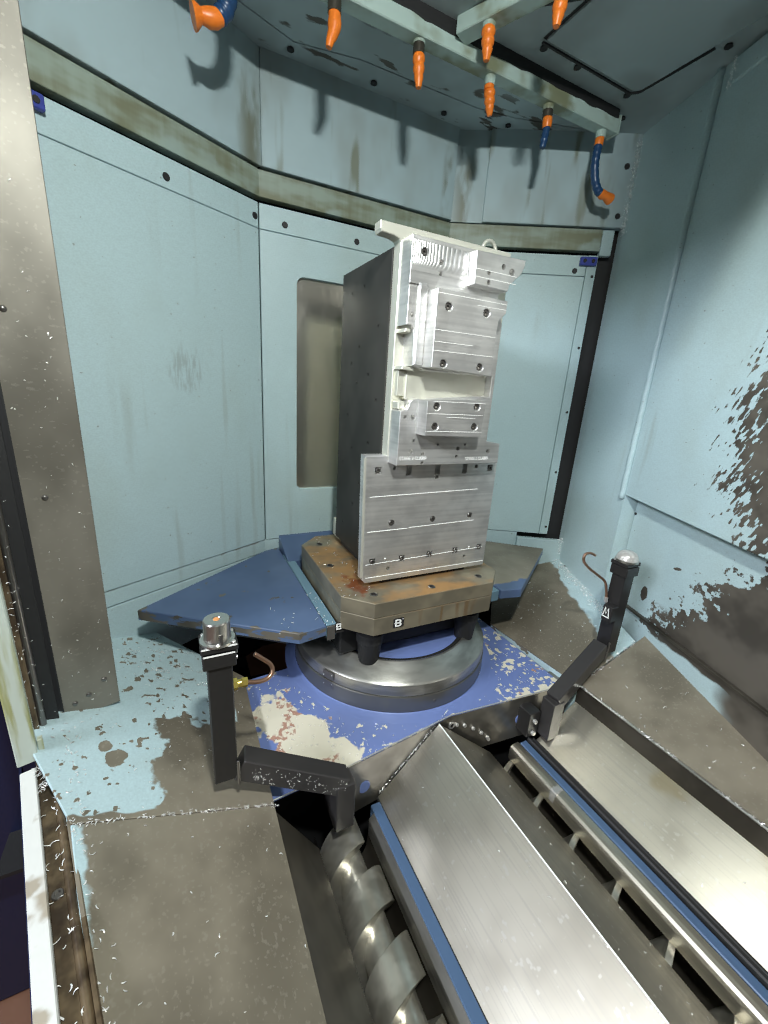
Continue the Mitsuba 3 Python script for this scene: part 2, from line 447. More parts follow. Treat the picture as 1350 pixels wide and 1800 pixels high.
def dents(p, n, uv): return 0.0009 * fbm(p.x * 7, p.y * 5, p.z * 7, 2) + 0.00006 * noise(p.x * 60, p.y * 60, p.z * 60)


scene['m_sheet'] = {'type': 'twosided', 'bsdf': {'type': 'bumpmap', 'scale': 1.0, 'arbitrary': proc(dents, eps=3e-3),
                    'bsdf': {'type': 'principled', 'base_color': proc(sheet_col), 'roughness': 0.33, 'metallic': 0.93, 'specular': 0.5}}}
scene['m_dark_sheet'] = pr(proc(lambda p, n, uv: mix((0.060, 0.053, 0.043), (0.125, 0.112, 0.092), smoothstep(0.3, 0.7, fbm(p.x * 9, p.y * 9, p.z * 9, 4)))), 0.34, 0.7)
scene['m_face'] = pr(proc(lambda p, n, uv: mix((0.13, 0.12, 0.105), (0.27, 0.255, 0.23), smoothstep(0.3, 0.75, fbm(p.x * 11, p.y * 11, p.z * 11, 4)))), 0.30, 0.8)


def pillar_col(p, n, uv):
    g = fbm(p.x * 9, p.y * 9, p.z * 5, 4)
    c = mix((0.125, 0.115, 0.094), (0.215, 0.200, 0.168), smoothstep(0.3, 0.7, g))
    return mix(c, (0.34, 0.32, 0.28), smoothstep(0.64, 0.8, fbm(p.x * 190, p.y * 190, p.z * 190, 2)) * 0.2)


scene['m_pillar'] = pr(proc(pillar_col), 0.5, 0.35)
scene['m_window'] = {'type': 'twosided', 'bsdf': {'type': 'bumpmap', 'scale': 1.0, 'arbitrary': proc(lambda p, n, uv: 0.0006 * fbm(p.x * 70, 0.0, p.z * 14, 2), eps=2e-3),
                     'bsdf': {'type': 'principled', 'base_color': rgb(0.66, 0.635, 0.57), 'roughness': 0.22, 'metallic': 0.95}}}
scene['m_copper'] = pr((0.36, 0.215, 0.15), 0.32, 0.85)
scene['m_brass'] = pr((0.78, 0.58, 0.14), 0.28, 0.9)
scene['m_chrome'] = pr((0.56, 0.55, 0.52), 0.22, 0.95)
scene['m_orange'] = pr((0.72, 0.175, 0.018), 0.38)
scene['m_amber'] = pr((0.50, 0.22, 0.08), 0.35)
scene['m_navy_plastic'] = pr((0.012, 0.045, 0.12), 0.35)
scene['m_clip_blue'] = pr((0.03, 0.045, 0.25), 0.4)
scene['m_navy'] = pr((0.010, 0.013, 0.045), 0.45)
scene['m_trough_blue'] = pr(proc(lambda p, n, uv: mix((0.055, 0.098, 0.18), (0.07, 0.12, 0.215), fbm(p.x * 20, p.y * 12, p.z * 20, 3))), 0.34)
scene['m_post_paint'] = pr(proc(lambda p, n, uv: mix((0.50, 0.56, 0.50), (0.33, 0.34, 0.16), smoothstep(0.48, 0.66, fbm(p.x * 55, p.y * 55, p.z * 5, 4)))), 0.45)
scene['m_sill_white'] = {'type': 'twosided', 'bsdf': {'type': 'bumpmap', 'scale': 1.0, 'arbitrary': proc(lambda p, n, uv: 0.0012 * fbm(p.x * 60, p.y * 60, p.z * 60, 3), eps=2e-3),
                         'bsdf': {'type': 'principled', 'base_color': proc(lambda p, n, uv: mix((0.58, 0.585, 0.56), (0.33, 0.29, 0.23), smoothstep(0.6, 0.75, fbm(p.x * 26, p.y * 26, 0.0, 4)))), 'roughness': 0.5, 'metallic': 0.0}}}
scene['m_oil_brown'] = {'type': 'twosided', 'bsdf': {'type': 'bumpmap', 'scale': 1.0, 'arbitrary': proc(lambda p, n, uv: 0.002 * fbm(p.x * 70, p.y * 70, p.z * 40, 3), eps=2e-3),
                        'bsdf': {'type': 'principled', 'base_color': proc(lambda p, n, uv: mix((0.045, 0.030, 0.018), (0.155, 0.112, 0.065), smoothstep(0.35, 0.7, fbm(p.x * 40, p.y * 40, p.z * 12, 4)))), 'roughness': 0.3, 'metallic': 0.3, 'specular': 0.6}}}
scene['m_screw'] = pr(proc(lambda p, n, uv: mix((0.50, 0.475, 0.41), (0.76, 0.73, 0.65), smoothstep(0.3, 0.7, fbm(p.x * 25, p.y * 40, p.z * 25, 3)))), 0.3, 0.85)
scene['m_burr'] = pr((0.92, 0.92, 0.90), 0.5, 0.2)
scene['m_chip'] = pr((0.88, 0.87, 0.85), 0.32, 0.45)
scene['m_white'] = pr((0.72, 0.72, 0.70), 0.5)
scene['m_dome'] = pr((0.60, 0.58, 0.55), 0.22, 0.5)
scene['m_red'] = pr((0.32, 0.02, 0.02), 0.35)
scene['m_shop_floor'] = pr(proc(lambda p, n, uv: mix((0.16, 0.075, 0.045), (0.24, 0.12, 0.075), fbm(p.x * 6, p.y * 6, 0.0, 4))), 0.5)
scene['m_shop_wall'] = pr((0.45, 0.44, 0.42), 0.7)
scene['m_spindle'] = pr((0.20, 0.20, 0.20), 0.35, 0.7)


# ------------------------------------------------------------------ planes of the enclosure
def hexL(t, z, off=0.0):     # left back panel: t metres from the fold, off towards the room
    return V(-0.325 - t * math.cos(H30), 0.37 - t * math.sin(H30), z) + off * V(math.sin(H30), -math.cos(H30), 0)
def hexR(t, z, off=0.0):
    return V(0.325 + t * math.cos(H30), 0.37 - t * math.sin(H30), z) + off * V(-math.sin(H30), -math.cos(H30), 0)
def wallR(s, z, off=0.0):    # right wall, s along it (+ to the back), off towards the room
    return V(0.757 + s * math.sin(H20), -0.13 + s * math.cos(H20), z) + off * V(-math.cos(H20), math.sin(H20), 0)


# ---- ceiling
add('ceiling__panel', prism_z([(-1.0, 0.5), (-1.0, -2.2), (1.2, -2.2), (1.2, 0.5)], CEIL + 0.004, CEIL + 0.03), 'm_ceiling')
tag('ceiling', 'dark blue-grey painted sheet ceiling with access panel and bolt holes', kind='structure')
# rim strip along the back, its seam standing 40-110 mm off the walls
rim = [(-0.90, 0.02), (-0.62, 0.16), (-0.369, 0.252), (-0.243, 0.298), (-0.07, 0.262), (0.10, 0.258), (0.31, 0.252), (0.43, 0.228), (0.72, 0.131), (0.90, 0.06)]
add('ceiling__rim_strip', prism_z(rim + [(0.95, 0.42), (-0.95, 0.42)], CEIL + 0.004, CEIL - 0.001, 0), 'm_ceiling')
add('ceiling__main_sheet', prism_z([(-0.95, -2.1), (1.1, -2.1), (1.1, -0.02)] + [(x, y - 0.004) for x, y in rim[::-1]], CEIL + 0.004, CEIL - 0.001), 'm_ceiling')
for pl in ([(0.285, -0.045), (0.612, -0.045), (0.628, -0.06), (0.628, -0.40), (0.285, -0.40)], [(-0.30, -0.08), (0.08, -0.08), (0.08, -0.42), (-0.30, -0.42)]):
    add('ceiling__access_panel', prism_z(pl, CEIL - 0.007, CEIL - 0.001), 'm_ceiling')
    c = np.mean(pl, axis=0); q = [tuple(c + (np.array(a) - c) * 1.035) for a in pl]
    add('ceiling__panel_gap', prism_z(q, CEIL - 0.0022, CEIL - 0.0012), 'm_rubber')
for a, b in (((0.279, -0.037), (0.612, -0.035)), ((0.612, -0.035), (0.629, -0.052)), ((0.629, -0.052), (0.634, -0.235)), ((0.30, -0.20), (0.175, -0.085))):
    add('ceiling__panel_seal', beam(V(*a, CEIL - 0.008), V(*b, CEIL - 0.008), 0.0055, 0.004), 'm_rubber')
plug = m3.Manifold.cylinder(0.004, 0.0095, 0.0085, 18)
k0 = None
for x, y in ((-0.244, 0.322), (-0.007, 0.318), (0.234, 0.322), (0.44, 0.262), (0.60, 0.215), (-0.45, 0.26), (0.70, 0.05), (0.42, -0.02), (0.62, -0.02), (0.30, -0.02), (0.66, -0.25)):
    k = add('ceiling__bolt', plug.transform(frame((x, y, CEIL - 0.005), (1, 0, 0), (0, 1, 0), (0, 0, 1))), 'm_rubber')
# ---- coolant bar
bar = num('coolant_bar')
add('coolant_bar__box_section', box(-0.95, 0.668, 0.03, 0.068, 1.273, 1.312, 0.002), 'm_bar_paint')
# torn sealant along its top
zz = [(x, 1.3298) for x in np.linspace(-0.95, 0.66, 60)]
lo = [(x, 1.296 + 0.012 * meshkit.noise(np.array([[x * 22, 0.2, 0.4]]))[0] + 0.005 * meshkit.noise(np.array([[x * 90, 3.2, 0.4]]))[0]) for x in np.linspace(0.66, -0.95, 90)]
add('coolant_bar__torn_sealant', prism_y(zz + lo, 0.05, 0.0285), 'm_rubber')
add('coolant_bar__end_cap', box(0.668, 0.672, 0.028, 0.070, 1.271, 1.318), 'm_bar_paint')
add('coolant_bar__cross_tube', beam((0.085, 0.026, 1.312), (0.33, -0.52, 1.312), 0.044, 0.034, c=0.002), 'm_bar_paint')
tag('coolant_bar', 'pale painted square coolant pipe under the ceiling with torn black sealant', 'coolant pipe')

# ---- back wall: three door panels, lintel, upper wall
def panel(key, pf, t0, t1, z0, z1, mat, th=0.02, off=0.0, bevel=0.0012, holes=()):
    P = [pf(t0, z0, off), pf(t1, z0, off), pf(t1, z1, off), pf(t0, z1, off)]
    m = plate3(P, th, bevel)
    n = unit(np.cross(P[1] - P[0], P[3] - P[0]))
    if n @ (EYE - P[0]) < 0: m = plate3(P[::-1], th, bevel)
    for h in holes: m = m - h
    return add(key, m, mat)


def mid(t, z, off=0.0): return V(t, 0.37 - off, z)


tag('back_wall', 'light blue three-panel rear wall and upper splash panels of the enclosure', kind='structure')
panel('back_wall__door_panel', hexL, 0.002, 0.80, -0.042, 0.918, 'm_wall')
win = m3.CrossSection([[(-0.19, 0.16), (0.15, 0.16), (0.15, 0.79), (-0.19, 0.79)]]).offset(0.024, m3.JoinType.Round, 2.0, 32)
cut = win.extrude(0.2).transform(frame((0, 0.45, 0), (1, 0, 0), (0, 0, 1), (0, -1, 0)))
panel('back_wall__door_panel', mid, -0.3235, 0.3235, -0.042, 0.918, 'm_wall', holes=[cut])
panel('back_wall__door_panel', hexR, 0.002, 0.487, -0.042, 0.918, 'm_wall')
panel('back_wall__door_panel', hexR, 0.489, 0.522, -0.042, 0.985, 'm_wall', off=0.001)
add('back_wall__window_pane', box(-0.23, 0.19, 0.386, 0.392, 0.12, 0.83), 'm_window')
panel('back_wall__top_strip', hexL, 0.002, 0.80, 0.920, 0.984, 'm_wall')
panel('back_wall__top_strip', mid, -0.3235, 0.3235, 0.920, 0.984, 'm_wall')
panel('back_wall__top_strip', hexR, 0.002, 0.487, 0.920, 0.984, 'm_wall')
# dark joint behind everything
for pf, a, b in ((hexL, 0.0, 0.95), (mid, -0.34, 0.34), (hexR, 0.0, 0.70)):
    panel('back_wall__backing', pf, a, b, -0.5, 1.36, 'm_rubber', th=0.03, off=-0.035)
for pf, a, b in ((hexL, -0.004, 0.80), (mid, -0.330, 0.330), (hexR, -0.004, 0.52)):
    panel('back_wall__lintel', pf, a, b, 0.997, 1.062, 'm_lintel', th=0.03, off=0.006)
panel('back_wall__lintel_end', hexR, 0.522, 0.56, 0.985, 1.062, 'm_wall', off=0.004)
panel('back_wall__upper_panel', hexL, -0.003, 0.80, 1.069, CEIL, 'm_upper', th=0.03, off=0.012)
panel('back_wall__upper_panel', mid, -0.3165, 0.3205, 1.069, CEIL, 'm_upper', th=0.03, off=0.0125)
panel('back_wall__corner_strip', hexR, -0.002, 0.12, 1.066, CEIL, 'm_upper', th=0.02, off=0.002)
panel('back_wall__upper_panel', hexR, 0.108, 0.60, 1.067, CEIL, 'm_upper', th=0.03, off=0.014)
dome = m3.Manifold.cylinder(0.003, 0.009, 0.0075, 16)
for pf, t, z in ((hexL, 0.272, 0.943), (hexL, 0.014, 0.947), (mid, -0.25, 0.943), (mid, -0.02, 0.942), (mid, 0.22, 0.942), (hexR, 0.45, 0.935)):
    p = pf(t, z, 0.0); n = pf(t, z, 1.0) - p; a, b, d = axes(n)
    add('back_wall__bolt', dome.transform(frame(p, a, b, d)), 'm_rubber')
dot = m3.Manifold.cylinder(0.0025, 0.0048, 0.004, 12)
for z in (0.685, 0.454, 0.221, -0.01, 0.92):
    p = hexR(0.512, z, 0.001); a, b, d = axes(hexR(0, 0, 1) - hexR(0, 0, 0))
    add('back_wall__bolt', dot.transform(frame(p, a, b, d)), 'm_rubber')
for z in (1.10, 1.24):
    p = hexR(0.555, z, 0.014); a, b, d = axes(hexR(0, 0, 1) - hexR(0, 0, 0))
    add('back_wall__bolt', dome.transform(frame(p, a, b, d)), 'm_rubber')
# skirt below the panels, down to the floors
panel('back_wall__skirt', hexL, 0.0, 0.80, -0.089, -0.045, 'm_baseboard', off=-0.004)
panel('back_wall__skirt', hexL, 0.0, 0.80, -0.30, -0.0925, 'm_wall', off=-0.003)
panel('back_wall__skirt', mid, -0.328, -0.277, -0.115, -0.045, 'm_baseboard', off=-0.004)
panel('back_wall__skirt', hexR, 0.0, 0.40, -0.30, -0.045, 'm_baseboard', off=-0.004)
panel('back_wall__skirt', hexR, 0.40, 0.62, -0.30, -0.062, 'm_wall', off=0.012)
# small blue hinge blocks at the ends of the lintel
for key, p, n, lab in (('hinge_block', hexR(0.488, 0.964, 0.002), hexR(0, 0, 1) - hexR(0, 0, 0), 'small blue hinge block at top right corner of the rear door'),
                       ('hinge_block', hexL(0.536, 0.966, 0.002), hexL(0, 0, 1) - hexL(0, 0, 0), 'blue hinge block at top left, half hidden by the steel pillar')):
    k = num(key); a, b, d = axes(n)
    add(k + '__body', box(-0.028, 0.028, -0.013, 0.013, 0, 0.014, 0.002).transform(frame(p, a, b, d)), 'm_clip_blue')
    for s in (-1, 1): add(k + '__screw', m3.Manifold.cylinder(0.016, 0.006, 0.006, 12).transform(frame(p + s * 0.014 * a, a, b, d)), 'm_dark_hole')
    tag(k, lab, 'hinge block')

# ---- right wall
tag('right_wall', 'light blue right wall, paint worn to brown steel towards the front', kind='structure')
add('right_wall__upper_panel', plate3([wallR(0.24, CEIL), wallR(-0.088, CEIL), wallR(-0.088, -0.35), wallR(0.24, -0.35)][::-1], 0.02), 'm_wall')
add('right_wall__main_panel', plate3([wallR(-0.088, CEIL, .0), wallR(-1.9, CEIL, .0), wallR(-1.9, 0.16, .0), wallR(-0.535, 0.192, 0), wallR(-0.088, 0.213, .0)][::-1], 0.046, 0.002), 'm_right_wall')
add('right_wall__lower_panel', plate3([wallR(-0.10, 0.3, -.042), wallR(-1.9, 0.3, -.042), wallR(-1.9, -0.146, -.042), wallR(-0.10, -0.146, -.042)][::-1], 0.02), 'm_right_wall')
add('right_wall__toe_panel', plate3([wallR(-0.10, -0.150, -.036), wallR(-1.9, -0.150, -.036), wallR(-1.9, -0.45, -.036), wallR(-0.10, -0.45, -.036)][::-1], 0.02), 'm_right_wall')
add('right_wall__return', plate3([wallR(-0.088, -0.4), wallR(-0.088, 0.225), wallR(-0.092, 0.225, -.05), wallR(-0.092, -0.4, -.05)], 0.02, flip=True), 'm_wall')
add('right_wall__toe_rail', beam(wallR(-0.10, -0.148, -.034), wallR(-1.9, -0.148, -.034), 0.012, 0.008, c=.001), 'm_dark_sheet')
add('right_wall__sealing_bead', tube([wallR(-0.080, 0.20 + 0.0115 * i, 0.003 + 0.0012 * math.sin(i * 1.7) * math.sin(i * .6)) for i in range(99)], 0.0095, 8), 'm_wall', True)
add('right_wall__top_rail', beam(wallR(-0.13, CEIL - 0.035, .004), wallR(-1.9, CEIL - 0.035, .004), 0.01, 0.05, c=.002), 'm_wall')
for s, z in ((-0.105, 0.155), (-0.108, -0.05), (0.16, -0.155)):
    a, b, d = axes(wallR(0, 0, 1) - wallR(0, 0, 0))
    add('right_wall__bolt', dot.transform(frame(wallR(s, z, -.041 if s < 0 else .0), a, b, d)), 'm_rubber')

# front of the machine behind the camera (spindle side), seen only in reflections
add('front_wall__panel', box(-0.75, 0.6, -2.1, -2.06, -0.9, CEIL), 'm_wall')
add('front_wall__way_cover', box(-0.35, 0.25, -2.06, -1.95, -0.4, 1.0, 0.01), 'm_dark_sheet')
tag('front_wall', 'dark steel way cover wall behind the viewer', kind='structure')

# ------------------------------------------------------------------ floors and troughs
S = math.tan(math.radians(20.6))
def fl(x, y, dz=0.0): return V(x, y, -0.30 - S * (x + 0.46) + dz)
def fr(x, y, dz=0.0): return V(x, y, -0.30 + S * (x - 0.424) + dz)
def lb(y): return -0.825 + (-0.196 - y) * 0.229


add('left_floor__back_sheet', plate3([fl(lb(-0.416), -0.416), fl(-0.462, -0.416), fl(-0.462, -0.01), fl(-0.695, 0.187), fl(-0.985, 0.02), fl(-0.95, -0.08)], 0.004, 0.0008), 'm_left_floor_back')
add('left_floor__front_sheet', plate3([fl(lb(-1.7), -1.7, .001), fl(-0.462, -1.7, .001), fl(-0.462, -0.419, .001), fl(lb(-0.419), -0.419, .001)], 0.004, 0.0008), 'm_left_floor_front')
tag('left_floor', 'sloping left floor sheets, light blue paint worn to brown steel', kind='structure')
rf = [(0.424, -0.396), (0.662, -0.396), (0.708, -0.27), (0.86, 0.145), (0.77, 0.17), (0.60, 0.20), (0.405, -0.03)]
add('right_floor__back_sheet', plate3([fr(x, y) for x, y in rf], 0.004, 0.0008), 'm_right_floor')
add('right_floor__front_sheet', plate3([fr(0.424, -1.7), fr(0.80, -1.7), fr(0.80, -0.40), fr(0.424, -0.40)], 0.004, 0.0008), 'm_oily')
add('right_floor__riser', plate3([(0.428, -1.7, -0.52), (0.428, -0.398, -0.52), (0.428, -0.398, -0.304), (0.428, -1.7, -0.304)], 0.004, flip=True), 'm_dark_sheet')
add('right_floor__riser', plate3([(0.428, -0.398, -0.42), (0.409, -0.03, -0.42), (0.409, -0.03, -0.311), (0.428, -0.398, -0.306)], 0.004, flip=True), 'm_chipped')
add('right_floor__edge_trim', beam((0.426, -1.7, -0.300), (0.426, -0.40, -0.300), 0.008, 0.006, c=.002), 'm_chrome')
tag('right_floor', 'sloping right floor sheets of worn oily brown steel', kind='structure')

# everything below: machine bed in the dark
add('machine_bed__rear_pan', box(-1.0, -0.40, -0.15, 0.6, -0.56, -0.55), 'm_rubber')
add('machine_bed__pan', box(-0.60, 1.1, -2.0, 0.6, -0.80, -0.78), 'm_rubber')
tag('machine_bed', 'dark machine bed below the covers', kind='structure')

# trough sheets, left: slope, gutter, lip, blue rail
add('left_trough__slope', plate3([(-0.462, -1.7, -0.302), (-0.372, -1.7, -0.455), (-0.372, -0.43, -0.455), (-0.462, -0.43, -0.302)], 0.004, flip=False), 'm_dark_sheet')


def gutter(xc, zc, r, y0, y1, left_top, right_top, n=20):
    th = np.linspace(math.pi, 2 * math.pi, n)
    prof = [left_top] + [(xc + r * math.cos(t), zc + r * math.sin(t)) for t in th] + [right_top]
    ys = np.linspace(y0, y1, 2)
    v = np.array([(x, y, z) for y in ys for x, z in prof]); k = len(prof)
    return v, np.array([t for i in range(k - 1) for t in ((i, i + 1, k + i + 1), (i, k + i + 1, k + i))])


add('left_trough__gutter', gutter(-0.306, -0.545, 0.064, -1.7, -0.40, (-0.374, -0.455), (-0.240, -0.50)), 'm_dark_sheet', 30)
add('left_trough__lip', prism_y([(-0.243, -0.515), (-0.243, -0.468), (-0.232, -0.456), (-0.226, -0.457), (-0.230, -0.53)], -0.405, -1.7, 0.001), 'm_ring')
add('left_trough__blue_rail', box(-0.2305, -0.2065, -1.7, -0.385, -0.50, -0.4535, 0.002), 'm_trough_blue')
add('left_trough__black_seal', box(-0.206, -0.190, -1.7, -0.375, -0.52, -0.462, 0.002), 'm_rubber')
tag('left_trough', 'steel chip trough left of the centre cover', 'chip trough')
add('right_trough__gutter', gutter(0.188, -0.545, 0.054, -1.7, -0.375, (0.132, -0.47), (0.242, -0.50)), 'm_dark_sheet', 30)
add('right_trough__lip', prism_y([(0.211, -0.50), (0.211, -0.470), (0.2135, -0.4625), (0.219, -0.4575), (0.227, -0.4555), (0.2405, -0.4555), (0.2405, -0.50)], -0.38, -1.7), 'm_sheet')
add('right_trough__blue_rail', box(0.243, 0.2655, -1.7, -0.385, -0.50, -0.4535, 0.002), 'm_trough_blue')
add('right_trough__black_seal', beam((0.274, -0.385, -0.452), (0.274, -1.7, -0.452), 0.012, 0.016, c=0.003), 'm_rubber')
add('right_trough__black_seal', box(0.281, 0.289, -1.7, -0.39, -0.50, -0.446, 0.002), 'm_rubber')
add('right_trough__lip_joint', box(0.2105, 0.2415, -0.545, -0.525, -0.49, -0.4535, .003), 'm_bolt_bright')
tag('right_trough', 'steel chip trough with bright rounded lip right of the centre cover', 'chip trough')


def auger(name, x, z, rs, ro, y0, y1, pitch, phase, w):
    add(name + '__shaft', tube([(x, y0, z), (x, y1, z)], rs, 28), 'm_screw', 40)
    n = int(abs(y1 - y0) / pitch * 40); t = np.linspace(0, 1, n); th = phase + 2 * math.pi * (y0 - y1) / pitch * t
    v = []
    for r, dy in ((rs * .9, w / 2), (ro - .001, w / 2), (ro, w / 2 - .001), (ro, -w / 2 + .001), (ro - .001, -w / 2), (rs * .9, -w / 2)):
        v.append(np.stack([x + r * np.cos(th), y0 + (y1 - y0) * t + dy, z + r * np.sin(th)], 1))
    v = np.vstack(v); f = []
    for q in range(5):
        for i in range(n - 1):
            a = q * n + i; f += [(a, a + 1, a + n + 1), (a, a + n + 1, a + n)]
    add(name + '__flight', (v, np.array(f)), 'm_screw', 35)


auger('screw_conveyor', -0.304, -0.535, 0.034, 0.061, -0.40, -1.6, 0.125, 0.9, 0.072)
tag('screw_conveyor', 'large steel chip screw lying in the left trough', 'screw conveyor')
auger('screw_conveyor_001', 0.190, -0.545, 0.014, 0.050, -0.39, -1.6, 0.111, 0.75, 0.014)
tag('screw_conveyor_001', 'steel chip screw in the right trough, only its flight tips showing', 'screw conveyor')

# centre cover: a roof with its ridge running to the viewer
RX, RZ = -0.030, -0.318
add('centre_cover__left_sheet', plate3([(RX, -0.352, RZ), (RX, -1.7, RZ), (-0.205, -1.7, -0.456), (-0.205, -0.372, -0.456)], 0.003, 0.0006, flip=True), 'm_sheet')
add('centre_cover__right_sheet', plate3([(RX, -1.7, RZ), (RX, -0.352, RZ), (0.150, -0.368, -0.468), (0.150, -1.7, -0.468)], 0.003, 0.0006, flip=True), 'm_sheet')
add('centre_cover__ridge', tube([(RX, -0.352, RZ - 0.0002), (RX, -1.7, RZ - 0.0002)], 0.0016, 8), 'm_burr', True)
add('centre_cover__skirt', plate3([(-0.2045, -0.372, -0.457), (-0.2045, -1.7, -0.457), (-0.2045, -1.7, -0.53), (-0.2045, -0.372, -0.53)], 0.003), 'm_rubber')
tag('centre_cover', 'ridged bare steel cover between the two chip troughs', 'machine cover')
add('right_cover__sheet', plate3([(0.290, -0.40, -0.449), (0.290, -1.7, -0.449), (0.436, -1.7, -0.354), (0.436, -0.40, -0.354)], 0.003, 0.0006), 'm_sheet')
tag('right_cover', 'bright scratched steel cover plate beside the right trough', 'machine cover')

# ------------------------------------------------------------------ table base, table ring
bt = [(-0.463, -0.392), (-0.29, -0.377), (0.018, -0.338), (0.342, -0.364), (0.408, -0.369), (0.408, 0.34), (-0.22, 0.34), (-0.22, 0.02), (-0.463, -0.005)]
add('table_base__top', prism_z(bt, -0.3228, -0.32, 0.0008), 'm_table_base')
ins = -0.0012
fb = [(-0.315, -0.3805 + ins), (-0.29, -0.377 + ins), (0.018, -0.338 + ins), (0.342, -0.364 + ins), (0.426, -0.372 + ins)]
add('table_base__front_plate', prism_z(fb[:3] + [(0.018, -0.30), (-0.315, -0.30)], -0.47, -0.3226), 'm_face')
add('table_base__front_plate', prism_z(fb[2:] + [(0.426, -0.30), (0.018, -0.30)], -0.462, -0.3226), 'm_face')
add('table_base__core', prism_z([(-0.46, -0.29), (0.42, -0.29), (0.42, 0.34), (-0.24, 0.34), (-0.24, -0.01), (-0.46, -0.02)], -0.78, -0.346), 'm_rubber')
add('table_base__body', prism_z([(-0.46, -0.31), (0.405, -0.31), (0.405, 0.335), (-0.23, 0.335), (-0.23, 0.0), (-0.46, -0.01)], -0.345, -0.3226), 'm_base_blue')
th = np.linspace(0, math.pi / 2, 8)
prof = [(0.334 - 0.030 * math.sin(t), -0.3195 + 0.006 * (1 - math.cos(t))) for t in th]
fil = lathe([(0.335, -0.3205)] + prof, 96)
add('table_base__fillet', fil, 'm_base_blue', 50)
add('table_base__weld_seam', tube([(-0.46, -0.3905, -0.3205), (-0.29, -0.3755, -0.3205), (0.018, -0.3365, -0.3205), (0.342, -0.3625, -0.3205), (0.40, -0.368, -0.3205)], 0.0016, 6), 'm_bolt_bright', True)
# paint left bare in two ovals on the front plate
for x, z, w, h in ((0.255, -0.395, 0.018, 0.017), (-0.245, -0.405, 0.016, 0.018)):
    y = (-0.338 + (x - 0.018) * (-0.364 + 0.338) / 0.324 if x > 0 else -0.338 + (0.018 - x) * (-0.377 + 0.338) / 0.308) + ins
    add('table_base__painted_oval', lathe([(0, 0.0012), (0.9, 0.0012), (1, 0)], 24), 'm_base_blue', to_world=T().translate([x, y - 0.0002, z]).rotate([1, 0, 0], 90).scale([w, h, 1]))
tag('table_base', 'blue cast table base with flaking paint and cream primer patch', 'machine base')
# screws holding the covers to the front plate
scr = add('table_base__screw', cap_screw(0.0052, 0.006), 'm_bolt_bright', 30, to_world=mat4((0.038, -0.339, -0.355), (0, -1, 0.1)))
for x, z in ((-0.045, -0.346), (-0.075, -0.372), (-0.115, -0.402), (-0.165, -0.444), (-0.185, -0.452), (0.062, -0.362), (0.092, -0.381), (0.122, -0.405), (0.146, -0.428), (0.150, -0.436)):
    y = -0.338 + (x - 0.018) * -0.0802 if x > 0 else -0.338 + (0.018 - x) * -0.1266
    dup('table_base__screw', scr, mat4((x, y + ins - 0.0005, z), (0, -1, 0)))
y = -0.3385 + ins
add('table_base__washer', lathe([(0.0055, -0.001), (0.0055, 0.002), (0.0105, 0.002), (0.0105, -0.001)], 20, (0.022, y, -0.352), (0, -1, 0)), 'm_bolt_bright')
add('table_base__washer_hole', m3.Manifold.cylinder(0.001, 0.0055, 0.0055, 16).transform(frame((0.022, y - 0.0006, -0.352), (1, 0, 0), (0, 0, 1), (0, -1, 0))), 'm_dark_hole')

rg = num('rotary_table')
add('rotary_table__lower_ring', lathe([(0.26, -0.318), (0.301, -0.318), (0.303, -0.314), (0.303, -0.269), (0.3015, -0.2665), (0.26, -0.2665)], 128), 'm_ring_side', 25)
add('rotary_table__upper_ring', lathe([(0.26, -0.2655), (0.2999, -0.2655), (0.3005, -0.262), (0.2995, -0.234), (0.2945, -0.2285), (0.248, -0.1985), (0.243, -0.1975), (0.240, -0.199), (0.240, -0.215), (0.26, -0.24)], 128), 'm_ring', 25)
add('rotary_table__inner_lip', lathe([(0.239, -0.2035), (0.238, -0.1995), (0.226, -0.2035), (0.222, -0.2095), (0.222, -0.22)], 96), 'm_black_steel', 25)
add('rotary_table__face_plate', lathe([(0, -0.207), (0.230, -0.207), (0.230, -0.25)], 96), 'm_base_blue', 25)
add('rotary_table__hub', lathe([(0, -0.098), (0.128, -0.098), (0.135, -0.105), (0.135, -0.206)], 64), 'm_rubber', 25)
add('rotary_table__cross_block', box(-0.232, 0.232, -0.150, 0.150, -0.194, -0.092, 0.004), 'm_rubber')
cone = lathe([(0, -0.092), (0.030, -0.092), (0.034, -0.098), (0.034, -0.106), (0.029, -0.108), (0.029, -0.116), (0.036, -0.119), (0.037, -0.124), (0.037, -0.144), (0.033, -0.150), (0.028, -0.206)], 40)
for x, y in ((-0.158, -0.178), (0.158, -0.178), (-0.158, 0.178), (0.158, 0.178)):
    add('rotary_table__locating_cone', cone, 'm_rubber', 30, to_world=T().translate([x, y, 0]))
for z in (-0.2485, -0.2765):
    a = -2.622; n = V(math.cos(a), math.sin(a), 0)
    p = n * 0.3015 + V(0, 0, z); t = V(-n[1], n[0], 0)
    k = add('rotary_table__name_plate', box(-0.019, 0.019, -0.0105, 0.0105, 0, 0.0018, 0.0006).transform(frame(p, t, (0, 0, 1), n)), 'm_bolt')
    for sx in (-1, 1): add('rotary_table__plate_rivet', m3.Manifold.sphere(0.0016, 8).translate(tuple(p + n * 0.002 + t * 0.014 * sx + V(0, 0, 0.004 * sx))), 'm_bolt_bright')
a = -1.623; n = V(math.cos(a), math.sin(a), 0); t = V(-n[1], n[0], 0)
add('rotary_table__ring_screw', cap_screw(0.005, 0.004).transform(frame(n * 0.300 + V(0, 0, -0.29), t, (0, 0, 1), n)), 'm_bolt', 30)
tag('rotary_table', 'round bare steel rotary table ring standing on the blue base', 'rotary table')

# ------------------------------------------------------------------ pallet
def oct_(h, c): return [(-h + c, -h), (h - c, -h), (h, -h + c), (h, h - c), (h - c, h), (-h + c, h), (-h, h - c), (-h, -h + c)]


